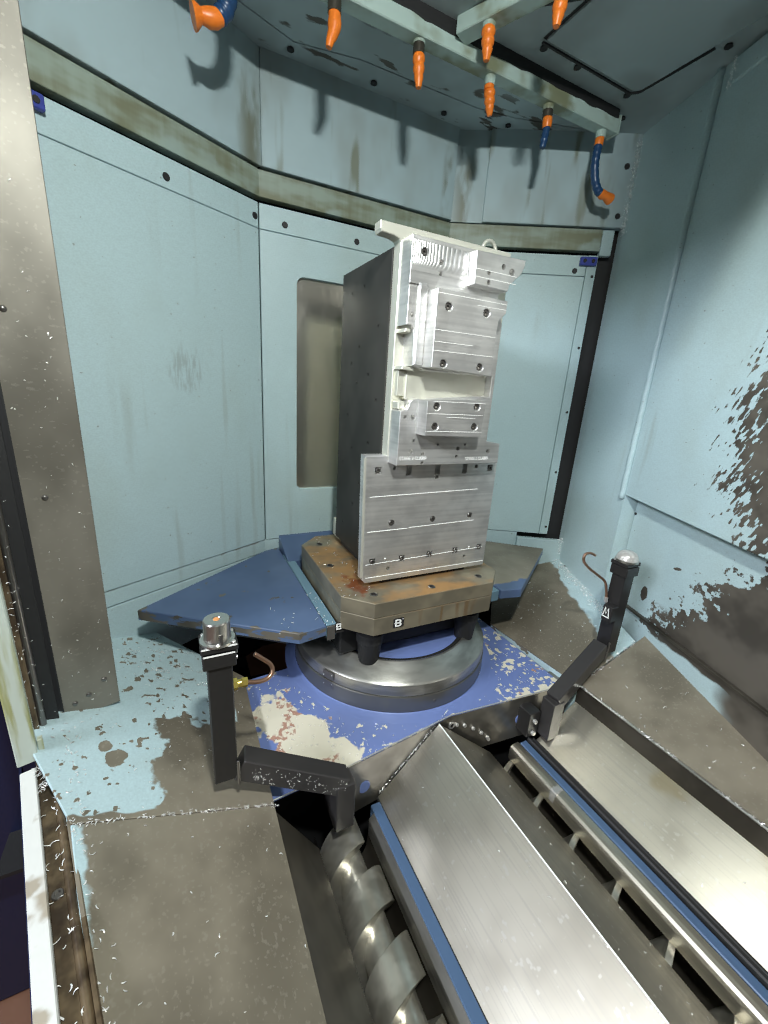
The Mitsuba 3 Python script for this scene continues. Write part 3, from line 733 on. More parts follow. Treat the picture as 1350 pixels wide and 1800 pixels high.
num('pallet')
up = prism_z(oct_(0.246, 0.064), -0.0395, 0.0, 0.0015)
hp = [(-0.165, -0.200), (0.0, -0.212), (0.165, -0.200), (-0.212, 0.0), (0.212, 0.0), (-0.19, 0.17), (0.19, 0.17)]
for x, y in hp: up -= m3.Manifold.cylinder(0.02, 0.0105, 0.0105, 24).translate((x, y, -0.010))
add('pallet__top_plate', up, 'm_pallet')
add('pallet__bottom_plate', prism_z(oct_(0.2455, 0.064), -0.089, -0.0415, 0.0015), 'm_pallet')
add('pallet__seam', prism_z(oct_(0.243, 0.063), -0.05, -0.02), 'm_rubber')
for x, y in hp:
    add('pallet__bush', lathe([(0.0062, -0.009), (0.0066, 0.0012), (0.0085, 0.0018), (0.0104, 0.0006), (0.0104, -0.009)], 24, (x, y, 0)), 'm_bolt', 30)
    add('pallet__bush_hole', m3.Manifold.cylinder(0.002, 0.007, 0.007, 20).translate((x, y, -0.0085)), 'm_dark_hole')
tag('pallet', 'rusty square steel pallet with chamfered corners under the aluminium fixture', 'pallet')


def badge(key, o, x, w=0.030, h=0.026):
    """small dark badge with a bold B and two rivets: o centre, x its right, on a face with outward normal x cross z"""
    x = unit(x); n = np.cross(x, [0, 0, 1.0]); fm = frame(o, x, (0, 0, 1), n)
    rr = m3.CrossSection([[(-w / 2 + .003, -h / 2 + .003), (w / 2 - .003, -h / 2 + .003), (w / 2 - .003, h / 2 - .003), (-w / 2 + .003, h / 2 - .003)]]).offset(0.003, m3.JoinType.Round, 2.0, 16)
    k = add(key + '__badge', rr.extrude(0.0016).transform(fm), 'm_black')
    tm = meshkit.text_mesh('B', h * 0.74, 0.0012, True); v = np.array(tm.vertices); v[:, 0] -= (v[:, 0].min() + v[:, 0].max()) / 2 + w * 0.03; v[:, 1] -= (v[:, 1].min() + v[:, 1].max()) / 2
    v[:, 0] *= 1.25; v[:, 2] += 0.0014
    add(k + '__letter', (v @ fm[:, :3].T + fm[:, 3], tm.faces), 'm_white')
    for sx, sy in ((-1, 0.0), (1, 0.35)):
        add(k + '__rivet', m3.Manifold.sphere(0.0018, 10).translate((sx * (w / 2 - .003), sy * h, 0.0018)).transform(fm), 'm_bolt_bright', 40)


badge('pallet', (-0.113, -0.2455, -0.065), (1, 0, 0))

# ------------------------------------------------------------------ pallet changer wings
def wing(key, sx, mat):
    P = [(-0.703, 0.051), (-0.353, -0.194), (-0.282, -0.181), (-0.282, 0.366), (-0.331, 0.349)]
    Q = [(x * sx, y) for x, y in P]
    add(key + '__top_plate', prism_z(Q, -0.103, -0.075, 0.002), mat)
    c = V(-0.42 * sx, 0.10); q = [tuple(c + (V(*p) - c) * 0.93) for p in Q]
    v0 = np.array([(x, y, -0.1025) for x, y in q]); v1 = np.array([(c[0] + (x - c[0]) * 0.80, c[1] + (y - c[1]) * 0.80, -0.145) for x, y in q])
    add(key + '__underside', m3.Manifold.hull_points(np.vstack([v0, v1])), 'm_rubber')
    add(key + '__inner_rail', box(min(-0.280 * sx, -0.2525 * sx), max(-0.280 * sx, -0.2525 * sx), -0.176, 0.30, -0.112, -0.0765, 0.002), 'm_strip')
    B = [(0.232, -0.077), (0.285, -0.060), (0.372, -0.030), (0.45, -0.030), (0.45, -0.12), (0.232, -0.12)]
    m = prism([(y, z) for y, z in B], (-0.278 * sx, 0, 0), (0, 1, 0), (0, 0, 1), 0.20 * sx if sx > 0 else 0.20, 0.002) if sx > 0 else prism([(y, z) for y, z in B], (0.078, 0, 0), (0, 1, 0), (0, 0, 1), 0.20, 0.002)
    add(key + '__rear_ramp', m, 'm_wing_blue')


wing('changer_arm', 1, 'm_wing'); tag('changer_arm', 'blue painted pallet changer arm left of the pallet, rim worn', 'pallet changer arm')
add('changer_arm__clamp_plate', box(-0.279, -0.258, -0.1825, -0.1775, -0.118, -0.079, 0.001), 'm_bolt')
badge('changer_arm', (-0.2475, -0.181, -0.084), (1, 0, 0), 0.022, 0.022)
add('changer_arm__badge_bracket', box(-0.262, -0.234, -0.181, -0.150, -0.103, -0.0985), 'm_black')
wing('changer_arm_001', -1, 'm_wing_right'); tag('changer_arm_001', 'grey worn pallet changer arm right of the pallet', 'pallet changer arm')

# ------------------------------------------------------------------ tombstone column with the aluminium fixture
num('tombstone')
col = box(-0.135, 0.168, -0.13, 0.172, 0.024, 0.792, 0.0015)
rh = [(0.10, 0.735), (0.02, 0.74), (0.035, 0.60), (-0.075, 0.64), (0.045, 0.51), (-0.05, 0.36), (0.06, 0.33), (0.00, 0.24), (-0.09, 0.235), (0.04, 0.17), (-0.02, 0.11), (0.085, 0.56), (0.10, 0.42), (-0.03, 0.53), (0.13, 0.28), (0.115, 0.09), (-0.085, 0.47)]
for y, z in rh: col -= m3.Manifold.cylinder(0.02, 0.0042, 0.0042, 12).transform(frame((-0.145, y, z), (0, 1, 0), (0, 0, 1), (1, 0, 0)))
add('tombstone__column', col, 'm_black_steel')
add('tombstone__foot', box(-0.12, 0.155, -0.145, 0.16, -0.001, 0.026), 'm_rubber')
add('tombstone__rear_plate', box(-0.118, 0.16, 0.173, 0.198, 0.026, 0.725, 0.002), 'm_alu_side')
add('tombstone__rear_plate', box(-0.125, 0.19, 0.173, 0.225, 0.010, 0.072, 0.002), 'm_alu_side')

XL = -0.129
A = [(XL - .003, 0.33), (XL - .003, 0.795), (XL - .006, 0.800), (-0.147, 0.804), (-0.177, 0.806), (-0.180, 0.812), (-0.180, 0.826), (0.165, 0.826), (0.165, 0.33)]
add('tombstone__backing_plate', prism_y(A, -0.1303, -0.160, 0.0015), 'm_alu_side')
L = [(-0.181, 0.022), (-0.173, 0.0125), (0.2135, 0.0125), (0.2135, 0.345), (-0.188, 0.345)]
low = prism_y(L, -0.1305, -0.160, 0.0015)
capH = [(-0.107, 0.172), (0.017, 0.172), (0.140, 0.173)]
sqH = [(-0.154, 0.309), (-0.155, 0.071), (-0.069, 0.070), (0.017, 0.071), (0.103, 0.072), (0.188, 0.073), (0.189, 0.307)]
smH = [(-0.108, 0.046, .0055), (0.138, 0.049, .0048), (0.017, 0.287, .0055), (-0.109, 0.314, .005), (0.141, 0.312, .005)]
pinH = [(-0.118, 0.075), (0.152, 0.077)]
slotH = [(-0.068, 0.307), (0.017, 0.307), (0.103, 0.307)]


def ycyl(x, z, r, y, d, n=24): return m3.Manifold.cylinder(d, r, r, n).transform(frame((x, y + d, z), (1, 0, 0), (0, 0, 1), (0, -1, 0)))


for x, z in capH: low -= ycyl(x, z, 0.0088, -0.161, 0.010)
for x, z in sqH: low -= box(x - .0085, x + .0085, -0.165, -0.153, z - .0085, z + .0085, 0.001)
for x, z, r in smH: low -= ycyl(x, z, r, -0.161, 0.02)
for x, z in slotH: low -= box(x - .0078, x + .0078, -0.165, -0.145, z - .013, z + .02, 0.001)
add('tombstone__lower_plate', low, 'm_alu')
add('tombstone__lower_plate_edge', beam((-0.1835, -0.1585, 0.03), (-0.1885, -0.1585, 0.34), 0.006, 0.003, (0, -1, 0)), 'm_alu_side')
for (xa, za, xb, zb, w) in ((-0.172, 0.2435, 0.155, 0.2485, .0013), (-0.174, 0.153, -0.06, 0.1535, .0013), (-0.055, 0.155, 0.155, 0.158, .0011), (-0.174, 0.064, 0.20, 0.072, .0008), (-0.172, 0.027, 0.21, 0.0265, .0009)):
    add('tombstone__tool_mark', beam((xa, -0.1604, za), (xb, -0.1604, zb), 0.0013, w, (0, 0, 1)), 'm_burr')
scap = add('tombstone__bolt', cap_screw(0.0068, 0.0075), 'm_bolt', 30, to_world=mat4((capH[0][0], -0.1525, capH[0][1]), (0, -1, 0)))
for x, z in capH[1:]: dup('tombstone__bolt', scap, mat4((x, -0.1525, z), (0, -1, 0), x * 9))
for i, (x, z) in enumerate(sqH): dup('tombstone__bolt', scap, mat4((x, -0.1545, z), (0, -1, 0), i * .8, 0.95))
for x, z in pinH: add('tombstone__dowel', m3.Manifold.sphere(0.0032, 12).translate((x, -0.160, z)), 'm_bolt_bright', True)

# raised clamp body in front of it
YB = -0.205
B = [(XL, 0.329), (XL, 0.452), (-0.122, 0.455), (-0.113, 0.456), (-0.109, 0.462), (-0.107, 0.471), (-0.100, 0.478), (-0.085, 0.482), (-0.061, 0.479), (-0.050, 0.483), (0.098, 0.495), (0.118, 0.495), (0.118, 0.543),
     (-0.070, 0.543), (-0.085, 0.546), (-0.108, 0.550), (-0.109, 0.60), (-0.112, 0.624), (-0.118, 0.632), (XL, 0.632), (XL, 0.799), (0.145, 0.799), (0.140, 0.765), (0.106, 0.72), (0.106, 0.70), (0.128, 0.66), (0.128, 0.384), (0.172, 0.380), (0.174, 0.329)]
B = [q for q in B]
body = prism_y(B, -0.1598, YB, 0.0012)
body -= box(XL - .01, -0.0835 + .0, -0.3, YB + .004, 0.706, 0.712)
bolts_b, plain = [], []
for x, z, r in ((-0.099, 0.772, .0075), (-0.057, 0.760, .0045), (-0.056, 0.739, .0045), (-0.117, 0.652, .0042), (-0.096, 0.655, .0055), (-0.094, 0.570, .0068), (-0.116, 0.440, .0045), (-0.096, 0.440, .0058), (-0.093, 0.361, .0064), (-0.060, 0.355, .005), (-0.060, 0.334, .0045), (0.040, 0.368, .005), (0.038, 0.348, .0042), (0.136, 0.361, .0062), (-0.088, 0.387, .0036), (-0.02, 0.378, .003), (0.06, 0.378, .003)):
    body -= ycyl(x, z, r, YB - .002, 0.016)
add('tombstone__clamp_body', body, 'm_alu')
# floor of the pocket between the pads and ledges in the side notch
add('tombstone__pocket_floor', box(-0.108, 0.120, -0.182, -0.1595, 0.478, 0.548, 0.002), 'm_alu_side')
add('tombstone__pocket_ledge', prism_y([(-0.129, 0.542), (-0.127, 0.549), (-0.097, 0.547), (-0.098, 0.540)], -0.1595, -0.196, 0.0015), 'm_alu_side')
add('tombstone__pocket_ledge', prism_y([(-0.129, 0.618), (-0.126, 0.626), (-0.114, 0.625), (-0.114, 0.617)], -0.1595, -0.199, 0.002), 'm_alu_side')
add('tombstone__pocket_ledge', box(-0.128, -0.110, -0.190, -0.1595, 0.456, 0.474, 0.003), 'm_alu_side')
add('tombstone__pocket_ledge', box(-0.126, -0.098, -0.176, -0.1595, 0.485, 0.540, 0.001), 'm_alu_side')


def pad(P, yf, holes, name):
    m = prism_y(P, YB + 0.0005, yf, 0.0012)
    for x, z in holes:
        m -= ycyl(x, z, 0.0085, yf - .001, 0.013)
        m -= m3.Manifold.cylinder(0.002, 0.0085, 0.0103, 24).transform(frame((x, yf + .0018, z), (1, 0, 0), (0, 0, 1), (0, -1, 0)))
    k = add(name, m, 'm_alu')
    for i, (x, z) in enumerate(holes): dup('tombstone__bolt', scap, mat4((x, yf + .0115, z), (0, -1, 0), i * 1.1))
    return k


YP = -0.245
pad([(-0.084, 0.702), (-0.083, 0.549), (0.081, 0.541), (0.081, 0.632), (0.083, 0.660), (0.101, 0.676), (0.102, 0.702)], YP, [(-0.053, 0.671), (0.047, 0.671), (-0.053, 0.558), (0.046, 0.558)], 'tombstone__upper_pad')
pad([(-0.085, 0.480), (-0.084, 0.403), (0.073, 0.401), (0.078, 0.487), (-0.06, 0.483)], YP, [(-0.059, 0.474 - .006), (0.052, 0.474 - .003), (-0.059, 0.424), (0.051, 0.425)], 'tombstone__lower_pad')
for x0, x1, z in ((-0.082, 0.10, 0.694), (-0.083, 0.08, 0.624), (-0.083, 0.02, 0.601), (-0.083, 0.08, 0.583), (0.02, 0.10, 0.683), (-0.084, 0.072, 0.452), (-0.084, 0.074, 0.413), (-0.07, 0.076, 0.479), (-0.03, 0.05, 0.445)):
    add('tombstone__tool_mark', beam((x0, YP - .0002, z), (x1, YP - .0002, z), 0.0010, 0.0010), 'm_burr')
# side rails beside the pads
add('tombstone__pad_rail', prism_y([(-0.104, 0.715), (-0.108, 0.709), (-0.108, 0.552), (-0.096, 0.549), (-0.0838, 0.549), (-0.0838, 0.708), (-0.09, 0.716)], YB + .0003, -0.211, 0.004), 'm_alu')
C = [(0.012, 0.790), (0.148, 0.793), (0.149, 0.782), (0.140, 0.763), (0.112, 0.738), (0.108, 0.724), (0.014, 0.726)]
cb = prism_y(C, YB + .0005, -0.232, 0.0015)
for x, z, r in ((0.088, 0.770, .0058), (0.113, 0.763, .0078), (0.050, 0.753, .0048), (0.052, 0.734, .005)): cb -= ycyl(x, z, r, -0.234, 0.02)
add('tombstone__corner_block', cb, 'm_alu')
for z in (0.756, 0.741):
    add('tombstone__tool_mark', beam((0.016, -0.2322, z), (0.128, -0.2322, z), 0.0010, 0.0010), 'm_burr')
# scalloped milled face: overlapping arcs left by the cutter
nx, nz = 200, 46
gx, gz = np.meshgrid(np.linspace(-0.127, 0.011, nx), np.linspace(0.735, 0.7905, nz), indexing='ij')
rr = gx + 20.0 * np.minimum(0, gz - 0.762) ** 2
ph = (rr + 0.13) / (0.0042 + 0.030 * np.clip(gx + 0.12, 0, 1))
amp = 0.0011 * np.clip((gz - 0.742) / 0.015, 0, 1)
gy = YB - 0.0009 - amp * np.abs(np.sin(ph * math.pi))
hole = (np.hypot(gx + 0.099, gz - 0.772) < 0.0082) | (np.hypot(gx + 0.057, gz - 0.760) < 0.005) | (np.hypot(gx + 0.056, gz - 0.739) < 0.005)
idx = np.arange(nx * nz).reshape(nx, nz); ff = []
for i in range(nx - 1):
    for j in range(nz - 1):
        if not hole[i:i + 2, j:j + 2].any():
            a, b, c, d = idx[i, j], idx[i + 1, j], idx[i + 1, j + 1], idx[i, j + 1]; ff += [(a, b, c), (a, c, d)]
add('tombstone__scalloped_face', (np.stack([gx, gy, gz], -1).reshape(-1, 3), np.array(ff)), 'm_alu')
for x, z in ((-0.099, 0.772),): dup('tombstone__bolt', scap, mat4((x, YB + .009, z), (0, -1, 0)))
# engraved words, their strokes bright burrs standing on the face
for txt, x0, x1, z in (('STAGE 2 CLAMP', -0.123, -0.049, 0.3415), ('STAGE 1 CLAMP', 0.066, 0.138, 0.3385)):
    tm = meshkit.text_mesh(txt, 0.0082, 0.0005); v = np.array(tm.vertices); w = v[:, 0].max() - v[:, 0].min(); v[:, 0] = (v[:, 0] - v[:, 0].min()) * (x1 - x0) / w
    add('tombstone__lettering', (np.stack([x0 + v[:, 0], YB - v[:, 2] - .0001, z + v[:, 1]], 1), tm.faces), 'm_burr')
# lifting eye on top
add('tombstone__lifting_eye', tube([(0.125 + 0.027 + 0.022 * math.cos(t), -0.09, 0.838 + 0.028 * math.sin(t)) for t in np.linspace(-0.35, math.pi + .35, 24)], 0.0048, 10), 'm_alu_side', True)
add('tombstone__lifting_eye_foot', cyl((0.152, -0.09, 0.79), (0.152, -0.09, 0.822), 0.014), 'm_alu_side', 30)
tag('tombstone', 'tall dark column carrying the bolted aluminium clamping fixture on the pallet', 'machining fixture')

# ------------------------------------------------------------------ sensor posts
def post(key, s):
    px, py = 0.545 * s, -0.378
    def X(x): return px + x * s if False else x * s
    add(key + '__upright', box(px - .0205, px + .0205, py - .0205, py + .0205, -0.222, 0.032, 0.002), 'm_black')
    a, b = V(-0.525 * s if s < 0 else 0.525, 0, 0), None
    p0, p1 = V(0.520 * s, -0.380, -0.205), V(0.315 * s, -0.410, -0.312)
    add(key + '__cross_arm', beam(p0, p1, 0.041, 0.046, c=0.002), 'm_arm')
    add(key + '__drop_arm', cat([box(0.315 * s - .0215, 0.315 * s + .0215, -0.4315, -0.3885, -0.428, -0.305, 0.002)]), 'm_arm')
    add(key + '__weld', tube([V(0.5235 * s, -0.4005, -0.235), V(0.5235 * s, -0.4005, -0.18)], 0.0032, 8), 'm_bolt', True)
    sh = 0.0 if s > 0 else 0.052
    add(key + '__mount_block', box(min(0.245 * s, 0.285 * s) - sh, max(0.245 * s, 0.285 * s) - sh, -0.400 + sh / 5, -0.356, -0.425, -0.345, 0.002), 'm_black')
    add(key + '__mount_block_001', box(min(0.285 * s, 0.298 * s) - sh * .4, max(0.285 * s, 0.298 * s) - sh * .4, -0.395, -0.375, -0.42, -0.36, 0.002), 'm_black')
    for z in (-0.372, -0.412) if s > 0 else ():
        add(key + '__mount_screw', cap_screw(0.0062, 0.008), 'm_bolt_bright', 30, to_world=mat4((0.265 * s, -0.400, z), (0, -1, 0)))
    add(key + '__lower_block', box(px - .027, px + .027, py - .026, py + .026, 0.030, 0.058, 0.002), 'm_black')
    add(key + '__upper_block', box(px - .029, px + .031, py - .024, py + .028, 0.0592, 0.071, 0.002), 'm_black')
    for x, y in ((.024, -.018), (.024, .018), (-.022, .02)):
        add(key + '__block_screw', cap_screw(0.0038, 0.004), 'm_bolt_bright', 30, to_world=mat4((px + x, py + y, 0.071), (0, 0, 1)))
    for z in (0.038, 0.050):
        add(key + '__block_screw', cap_screw(0.0036, 0.003), 'm_bolt_bright', 30, to_world=mat4((px + .027, py - .012, z), (1, 0, 0)))


post('sensor_post', -1)
o = V(-0.545, -0.378, 0.071)
add('sensor_post__round_sensor', lathe([(0.0285, 0), (0.0285, 0.004), (0.0225, 0.005), (0.0220, 0.0065), (0.0220, 0.038), (0.0205, 0.0405), (0.0075, 0.0408), (0.0075, 0.0395), (0, 0.0395)], 40, o), 'm_chrome', 30)
add('sensor_post__sensor_window', lathe([(0.0052, 0), (0.0046, 0.0016), (0, 0.0020)], 20, o + V(0, 0, 0.0395)), 'm_amber', 30)
add('sensor_post__sensor_foot_pin', cyl(o + V(0.004, -0.024, 0.004), o + V(0.004, -0.021, 0.02), 0.0035), 'm_bolt', 30)
add('sensor_post__brass_fitting', cat([cyl((-0.5245, -0.385, -0.022), (-0.517, -0.385, -0.022), 0.0105, n=6), cyl((-0.517, -0.385, -0.022), (-0.510, -0.385, -0.022), 0.007), cyl((-0.510, -0.385, -0.022), (-0.500, -0.385, -0.023), 0.0085, n=6)]), 'm_brass', 20)
add('sensor_post__copper_pipe', tube(smoothpath([(-0.505, -0.385, -0.0225), (-0.480, -0.383, -0.030), (-0.462, -0.378, -0.031), (-0.452, -0.371, -0.022), (-0.456, -0.366, -0.010), (-0.470, -0.364, 0.004), (-0.483, -0.362, 0.016)]), 0.0042, 12), 'm_copper', True)
tag('sensor_post', 'black square-tube post with round steel sensor, left of the blue base', 'sensor post')
post('sensor_post_001', 1)
o = V(0.545, -0.378, 0.071)
add('sensor_post_001__round_sensor', lathe([(0.030, 0), (0.030, 0.006), (0.0285, 0.008), (0.0265, 0.017), (0.021, 0.025), (0.012, 0.0295), (0, 0.031)], 40, o), 'm_dome', 40)
add('sensor_post_001__sensor_rim', lathe([(0.0305, 0.0), (0.0305, 0.0055), (0.0296, 0.0065)], 40, o), 'm_chrome', 30)
dn = unit(V(-0.55, -0.75, 0.55))
add('sensor_post_001__red_mark', lathe([(0.007, 0), (0.0065, 0.0012), (0, 0.0018)], 20, o + V(0, 0, 0.004) + dn * 0.0262, dn), 'm_red', 30)
add('sensor_post_001__copper_pipe', tube(smoothpath([(0.515, -0.365, -0.055), (0.514, -0.360, -0.028), (0.503, -0.356, 0.002), (0.470, -0.352, 0.026), (0.425, -0.350, 0.055), (0.398, -0.350, 0.080), (0.400, -0.350, 0.098), (0.420, -0.350, 0.099), (0.442, -0.350, 0.090)]), 0.0036, 12), 'm_copper', True)
add('sensor_post_001__pipe_block', box(0.497, 0.524, -0.402, -0.372, -0.108, -0.060, 0.002), 'm_black')
zig = [(0, 0), (.3, 1), (.5, .2), (.7, 1), (1, .0)]
fr_ = frame((0.4968, -0.3985, -0.098), (0, 1, 0), (0, 0, 1), (-1, 0, 0))
zp = [V(.004 + .018 * a, .006 + .026 * b, 0.0006) for a, b in ((0, 0), (.25, 1), (.5, .25), (.75, 1), (1, 0))]
zp2 = [V(.002 + .022 * a, .003 + .008 * b, 0.0006) for a, b in ((0, 0), (1, 0))]
add('sensor_post_001__white_mark', cat([tube([frp(q) for q in pp], 0.0016, 6) for pp, frp in ((zp, lambda q: fr_[:, :3] @ V(-q[0] + .026, q[1], q[2]) * 1 + fr_[:, 3]), (zp2, lambda q: fr_[:, :3] @ V(-q[0] + .026, q[1], q[2]) + fr_[:, 3]))]), 'm_white')
add('sensor_post_001__pipe_nut', cyl((0.514, -0.366, -0.060), (0.514, -0.364, -0.046), 0.006, n=6), 'm_bolt_bright')
tag('sensor_post_001', 'black square-tube post with white domed sensor by the right wall', 'sensor post')

# ------------------------------------------------------------------ nozzles on the coolant bar
def nozzle(lab, stub, parts):
    k = num('coolant_nozzle')
    (p, q, r) = stub
    add(k + '__stub', cyl(p, q, r, r * 0.95, 18), 'm_bar_paint', 30)
    for name, path, rad, mat in parts:
        add(k + '__' + name, tube(path, rad, 16), mat, 35)
    tag(k, lab, 'coolant nozzle', 'nozzles hanging from the coolant pipes')


def drop(x, y, z0, z1, dx=0, dy=0, n=5): return [(x + dx * t, y + dy * t, z0 + (z1 - z0) * t) for t in np.linspace(0, 1, n)]


TIP = [.0115, .0140, .0146, .0118, .0136, .0134, .0104, .0112, .0092, .0080, .0062]
nozzle('orange nozzle nearest to the round flared one, under the coolant bar', ((-0.218, 0.05, 1.282), (-0.218, 0.05, 1.274), .014),
       [('collar', drop(-0.218, 0.05, 1.276, 1.252), .0145, 'm_dark_sheet'), ('tip', smoothpath([(-0.218, 0.05, 1.255), (-0.217, 0.05, 1.238), (-0.219, 0.05, 1.222), (-0.226, 0.05, 1.205), (-0.229, 0.05, 1.192)], 2), [.013, .013, .0145, .0145, .012, .011, .009, .008, .0065], 'm_orange')])
nozzle('orange nozzle in the middle of the coolant bar, dark collar above', ((-0.011, 0.05, 1.282), (-0.011, 0.05, 1.268), .015),
       [('collar', drop(-0.011, 0.05, 1.269, 1.250), .0135, 'm_dark_sheet'), ('tip', drop(-0.010, 0.05, 1.252, 1.188, .004, -.003, 11), TIP, 'm_orange')])
nozzle('glossy orange nozzle on a pale stub, straight below the cross tube', ((0.199, 0.05, 1.282), (0.199, 0.05, 1.255), .014),
       [('collar', drop(0.199, 0.05, 1.258, 1.246), .0125, 'm_orange'), ('tip', drop(0.201, 0.05, 1.249, 1.198, .012, .004, 11), TIP, 'm_orange')])
nozzle('short orange nozzle ending in a dark navy hose piece', ((0.404, 0.05, 1.282), (0.404, 0.05, 1.262), .015),
       [('collar', drop(0.405, 0.05, 1.264, 1.246), .0135, 'm_dark_sheet'), ('orange_joint', drop(0.407, 0.05, 1.250, 1.224, .002), [.012, .0128, .013, .0128, .011], 'm_orange'),
        ('hose', drop(0.409, 0.05, 1.226, 1.176, -.006, 0, 9), [.009, .0105, .0085, .0105, .0085, .0105, .008, .0095, .007], 'm_navy_plastic')])
hp_ = smoothpath([(0.620, 0.05, 1.240), (0.618, 0.05, 1.215), (0.620, 0.05, 1.185), (0.630, 0.048, 1.150), (0.645, 0.045, 1.128), (0.655, 0.043, 1.122)], 6)
nozzle('long curved navy hose with orange flared tip at the right end', ((0.622, 0.05, 1.282), (0.622, 0.05, 1.256), .015),
       [('orange_joint', drop(0.621, 0.05, 1.258, 1.234, -.001), [.0115, .013, .0125, .0125, .011], 'm_orange'),
        ('hose', hp_, .0105 + .0018 * np.abs(np.sin(np.linspace(0, 9 * math.pi, len(hp_)))), 'm_navy_plastic'),
        ('tip', [(0.652, 0.044, 1.123), (0.664, 0.042, 1.120), (0.676, 0.040, 1.119), (0.694, 0.037, 1.113), (0.698, 0.037, 1.112)], [.011, .0135, .0115, .0155, .0150], 'm_orange')])
nozzle('orange nozzle on the near end of the cross tube under the ceiling', ((0.113, -0.045, 1.298), (0.113, -0.045, 1.286), .015),
       [('tip', drop(0.112, -0.046, 1.290, 1.232, .005, .003, 11), [r * 1.08 for r in TIP], 'm_orange')])
nozzle('orange nozzle tip cut off by the top edge of the picture', ((0.182, -0.190, 1.298), (0.182, -0.190, 1.286), .014),
       [('tip', drop(0.182, -0.190, 1.290, 1.232, -.004, 0, 11), [r * 1.08 for r in TIP], 'm_orange')])
fx = smoothpath([(-0.425, 0.055, 1.282), (-0.423, 0.07, 1.262), (-0.424, 0.09, 1.235), (-0.432, 0.10, 1.212), (-0.445, 0.102, 1.198)], 6)
nozzle('orange flared nozzle on a navy hose at the top left', ((-0.425, 0.05, 1.284), (-0.425, 0.052, 1.270), .015),
       [('hose', fx, .0155 + .002 * np.abs(np.sin(np.linspace(0, 6 * math.pi, len(fx)))), 'm_navy_plastic'),
        ('tip', [(-0.440, 0.100, 1.198), (-0.452, 0.100, 1.192), (-0.464, 0.099, 1.188), (-0.478, 0.098, 1.186), (-0.490, 0.097, 1.182), (-0.494, 0.097, 1.181)], [.013, .0165, .0165, .0125, .022, .0235], 'm_orange')])

# ------------------------------------------------------------------ steel pillar and door side at the left
EV, NV = V(0.2644, -0.9644, 0), V(0.9644, 0.2644, 0)
A0 = V(-0.870, -0.283, 0)
def sp(e, o, z): return A0 + EV * e + NV * o + V(0, 0, z)


p0, p1 = V(-0.828, -0.168, 0), V(-0.734, -0.143, 0)
num('pillar')
pil = plate3([p0 + V(0, 0, -0.186), p1 + V(0, 0, -0.186), p1 + V(0, 0, CEIL), p0 + V(0, 0, CEIL)], 0.006, 0.001)
add('pillar__sheet', pil, 'm_pillar')
ee = unit(p1 - p0)
add('pillar__return_flange', plate3([p0 + V(0, 0, -0.17), p0 + V(0, 0, CEIL), p0 + V(-0.004, 0.06, CEIL), p0 + V(-0.004, 0.06, -0.17)], 0.003), 'm_rubber')
for u, z in ((0.022, 0.58), (0.032, 0.28), (0.046, -0.142), (0.075, -0.118), (0.022, -0.152), (0.045, 0.95)):
    add('pillar__screw', m3.Manifold.sphere(0.0048, 14).scale((1, 1, .6)).transform(frame(p0 + ee * u + V(0, 0, z) + V(ee[1], -ee[0], 0) * .0008, ee, (0, 0, 1), (ee[1], -ee[0], 0))), 'm_bolt', True)
tag('pillar', 'tall grey steel cover strip spattered with metal chips at the left', 'pillar')

num('door_frame')
add('door_frame__black_seal', box(-0.90, -0.828, -0.166, -0.10, -0.19, CEIL), 'm_rubber')
add('door_frame__left_closure', plate3([V(-0.86, -0.10, -0.2), V(-1.0, 0.2, -0.2), V(-1.0, 0.2, CEIL), V(-0.86, -0.10, CEIL)], 0.02), 'm_rubber')
def vbar(e, o, w, d, z0, z1, mat, key, c=.001):
    return add(key, beam(sp(e, o, z0), sp(e, o, z1), w, d, NV, c), mat)


add('door_frame__guide_rail', tube([sp(-0.075, 0.040, -0.19), sp(-0.075, 0.040, CEIL)], 0.0062, 14), 'm_bolt', True)
vbar(-0.078, 0.020, 0.03, 0.03, -0.19, CEIL, 'm_oil_brown', 'door_frame__oily_channel')
vbar(-0.090, 0.045, 0.012, 0.04, -0.19, CEIL, 'm_rubber', 'door_frame__wiper')
tag('door_frame', 'dark oily door frame with guide rail, full of chips', 'door frame')
num('sliding_door')
add('sliding_door__edge', beam(sp(-0.020, 0.0135, -0.172), sp(-0.020, 0.0135, CEIL), 0.032, 0.030, NV, .002), 'm_post_paint')
add('sliding_door__foot', beam(sp(-0.016, 0.034, -0.172), sp(-0.016, 0.034, -0.135), 0.012, 0.008, NV, .001), 'm_post_paint')
tag('sliding_door', 'pale green-white sliding door edge with yellow stain at the far left', 'door')
num('door_sill')
def along(o, z, w, h, mat, key, e0=-0.03, e1=1.3, c=.0015): return add(key, beam(sp(e0, o, z), sp(e1, o, z), w, h, c=c), mat)


along(0.0108, -0.190, 0.0215, 0.020, 'm_sill_white', 'door_sill__white_strip', 0.0)
along(0.0310, -0.206, 0.020, 0.020, 'm_oil_brown', 'door_sill__oily_channel', -0.06)
add('door_sill__round_rail', tube([sp(-0.06, 0.0455, -0.196), sp(1.3, 0.0455, -0.196)], 0.0058, 14), 'm_oil_brown', True)
along(0.0545, -0.200, 0.006, 0.024, 'm_left_floor_back', 'door_sill__floor_edge', -0.1, 0.30)
along(0.0545, -0.200, 0.006, 0.024, 'm_oil_brown', 'door_sill__floor_edge', 0.30)
add('door_sill__outer_skirt', plate3([sp(-0.05, 0.001, -0.2), sp(1.3, 0.001, -0.2), sp(1.3, 0.02, -0.9), sp(-0.05, 0.02, -0.9)], 0.004), 'm_navy')
add('door_sill__channel_screw', cap_screw(0.0075, 0.004), 'm_bolt', 30, to_world=mat4(sp(0.245, 0.031, -0.1965), (0, 0, 1)))
tag('door_sill', 'grimy white door sill with brown oily channel and rail', 'door sill')
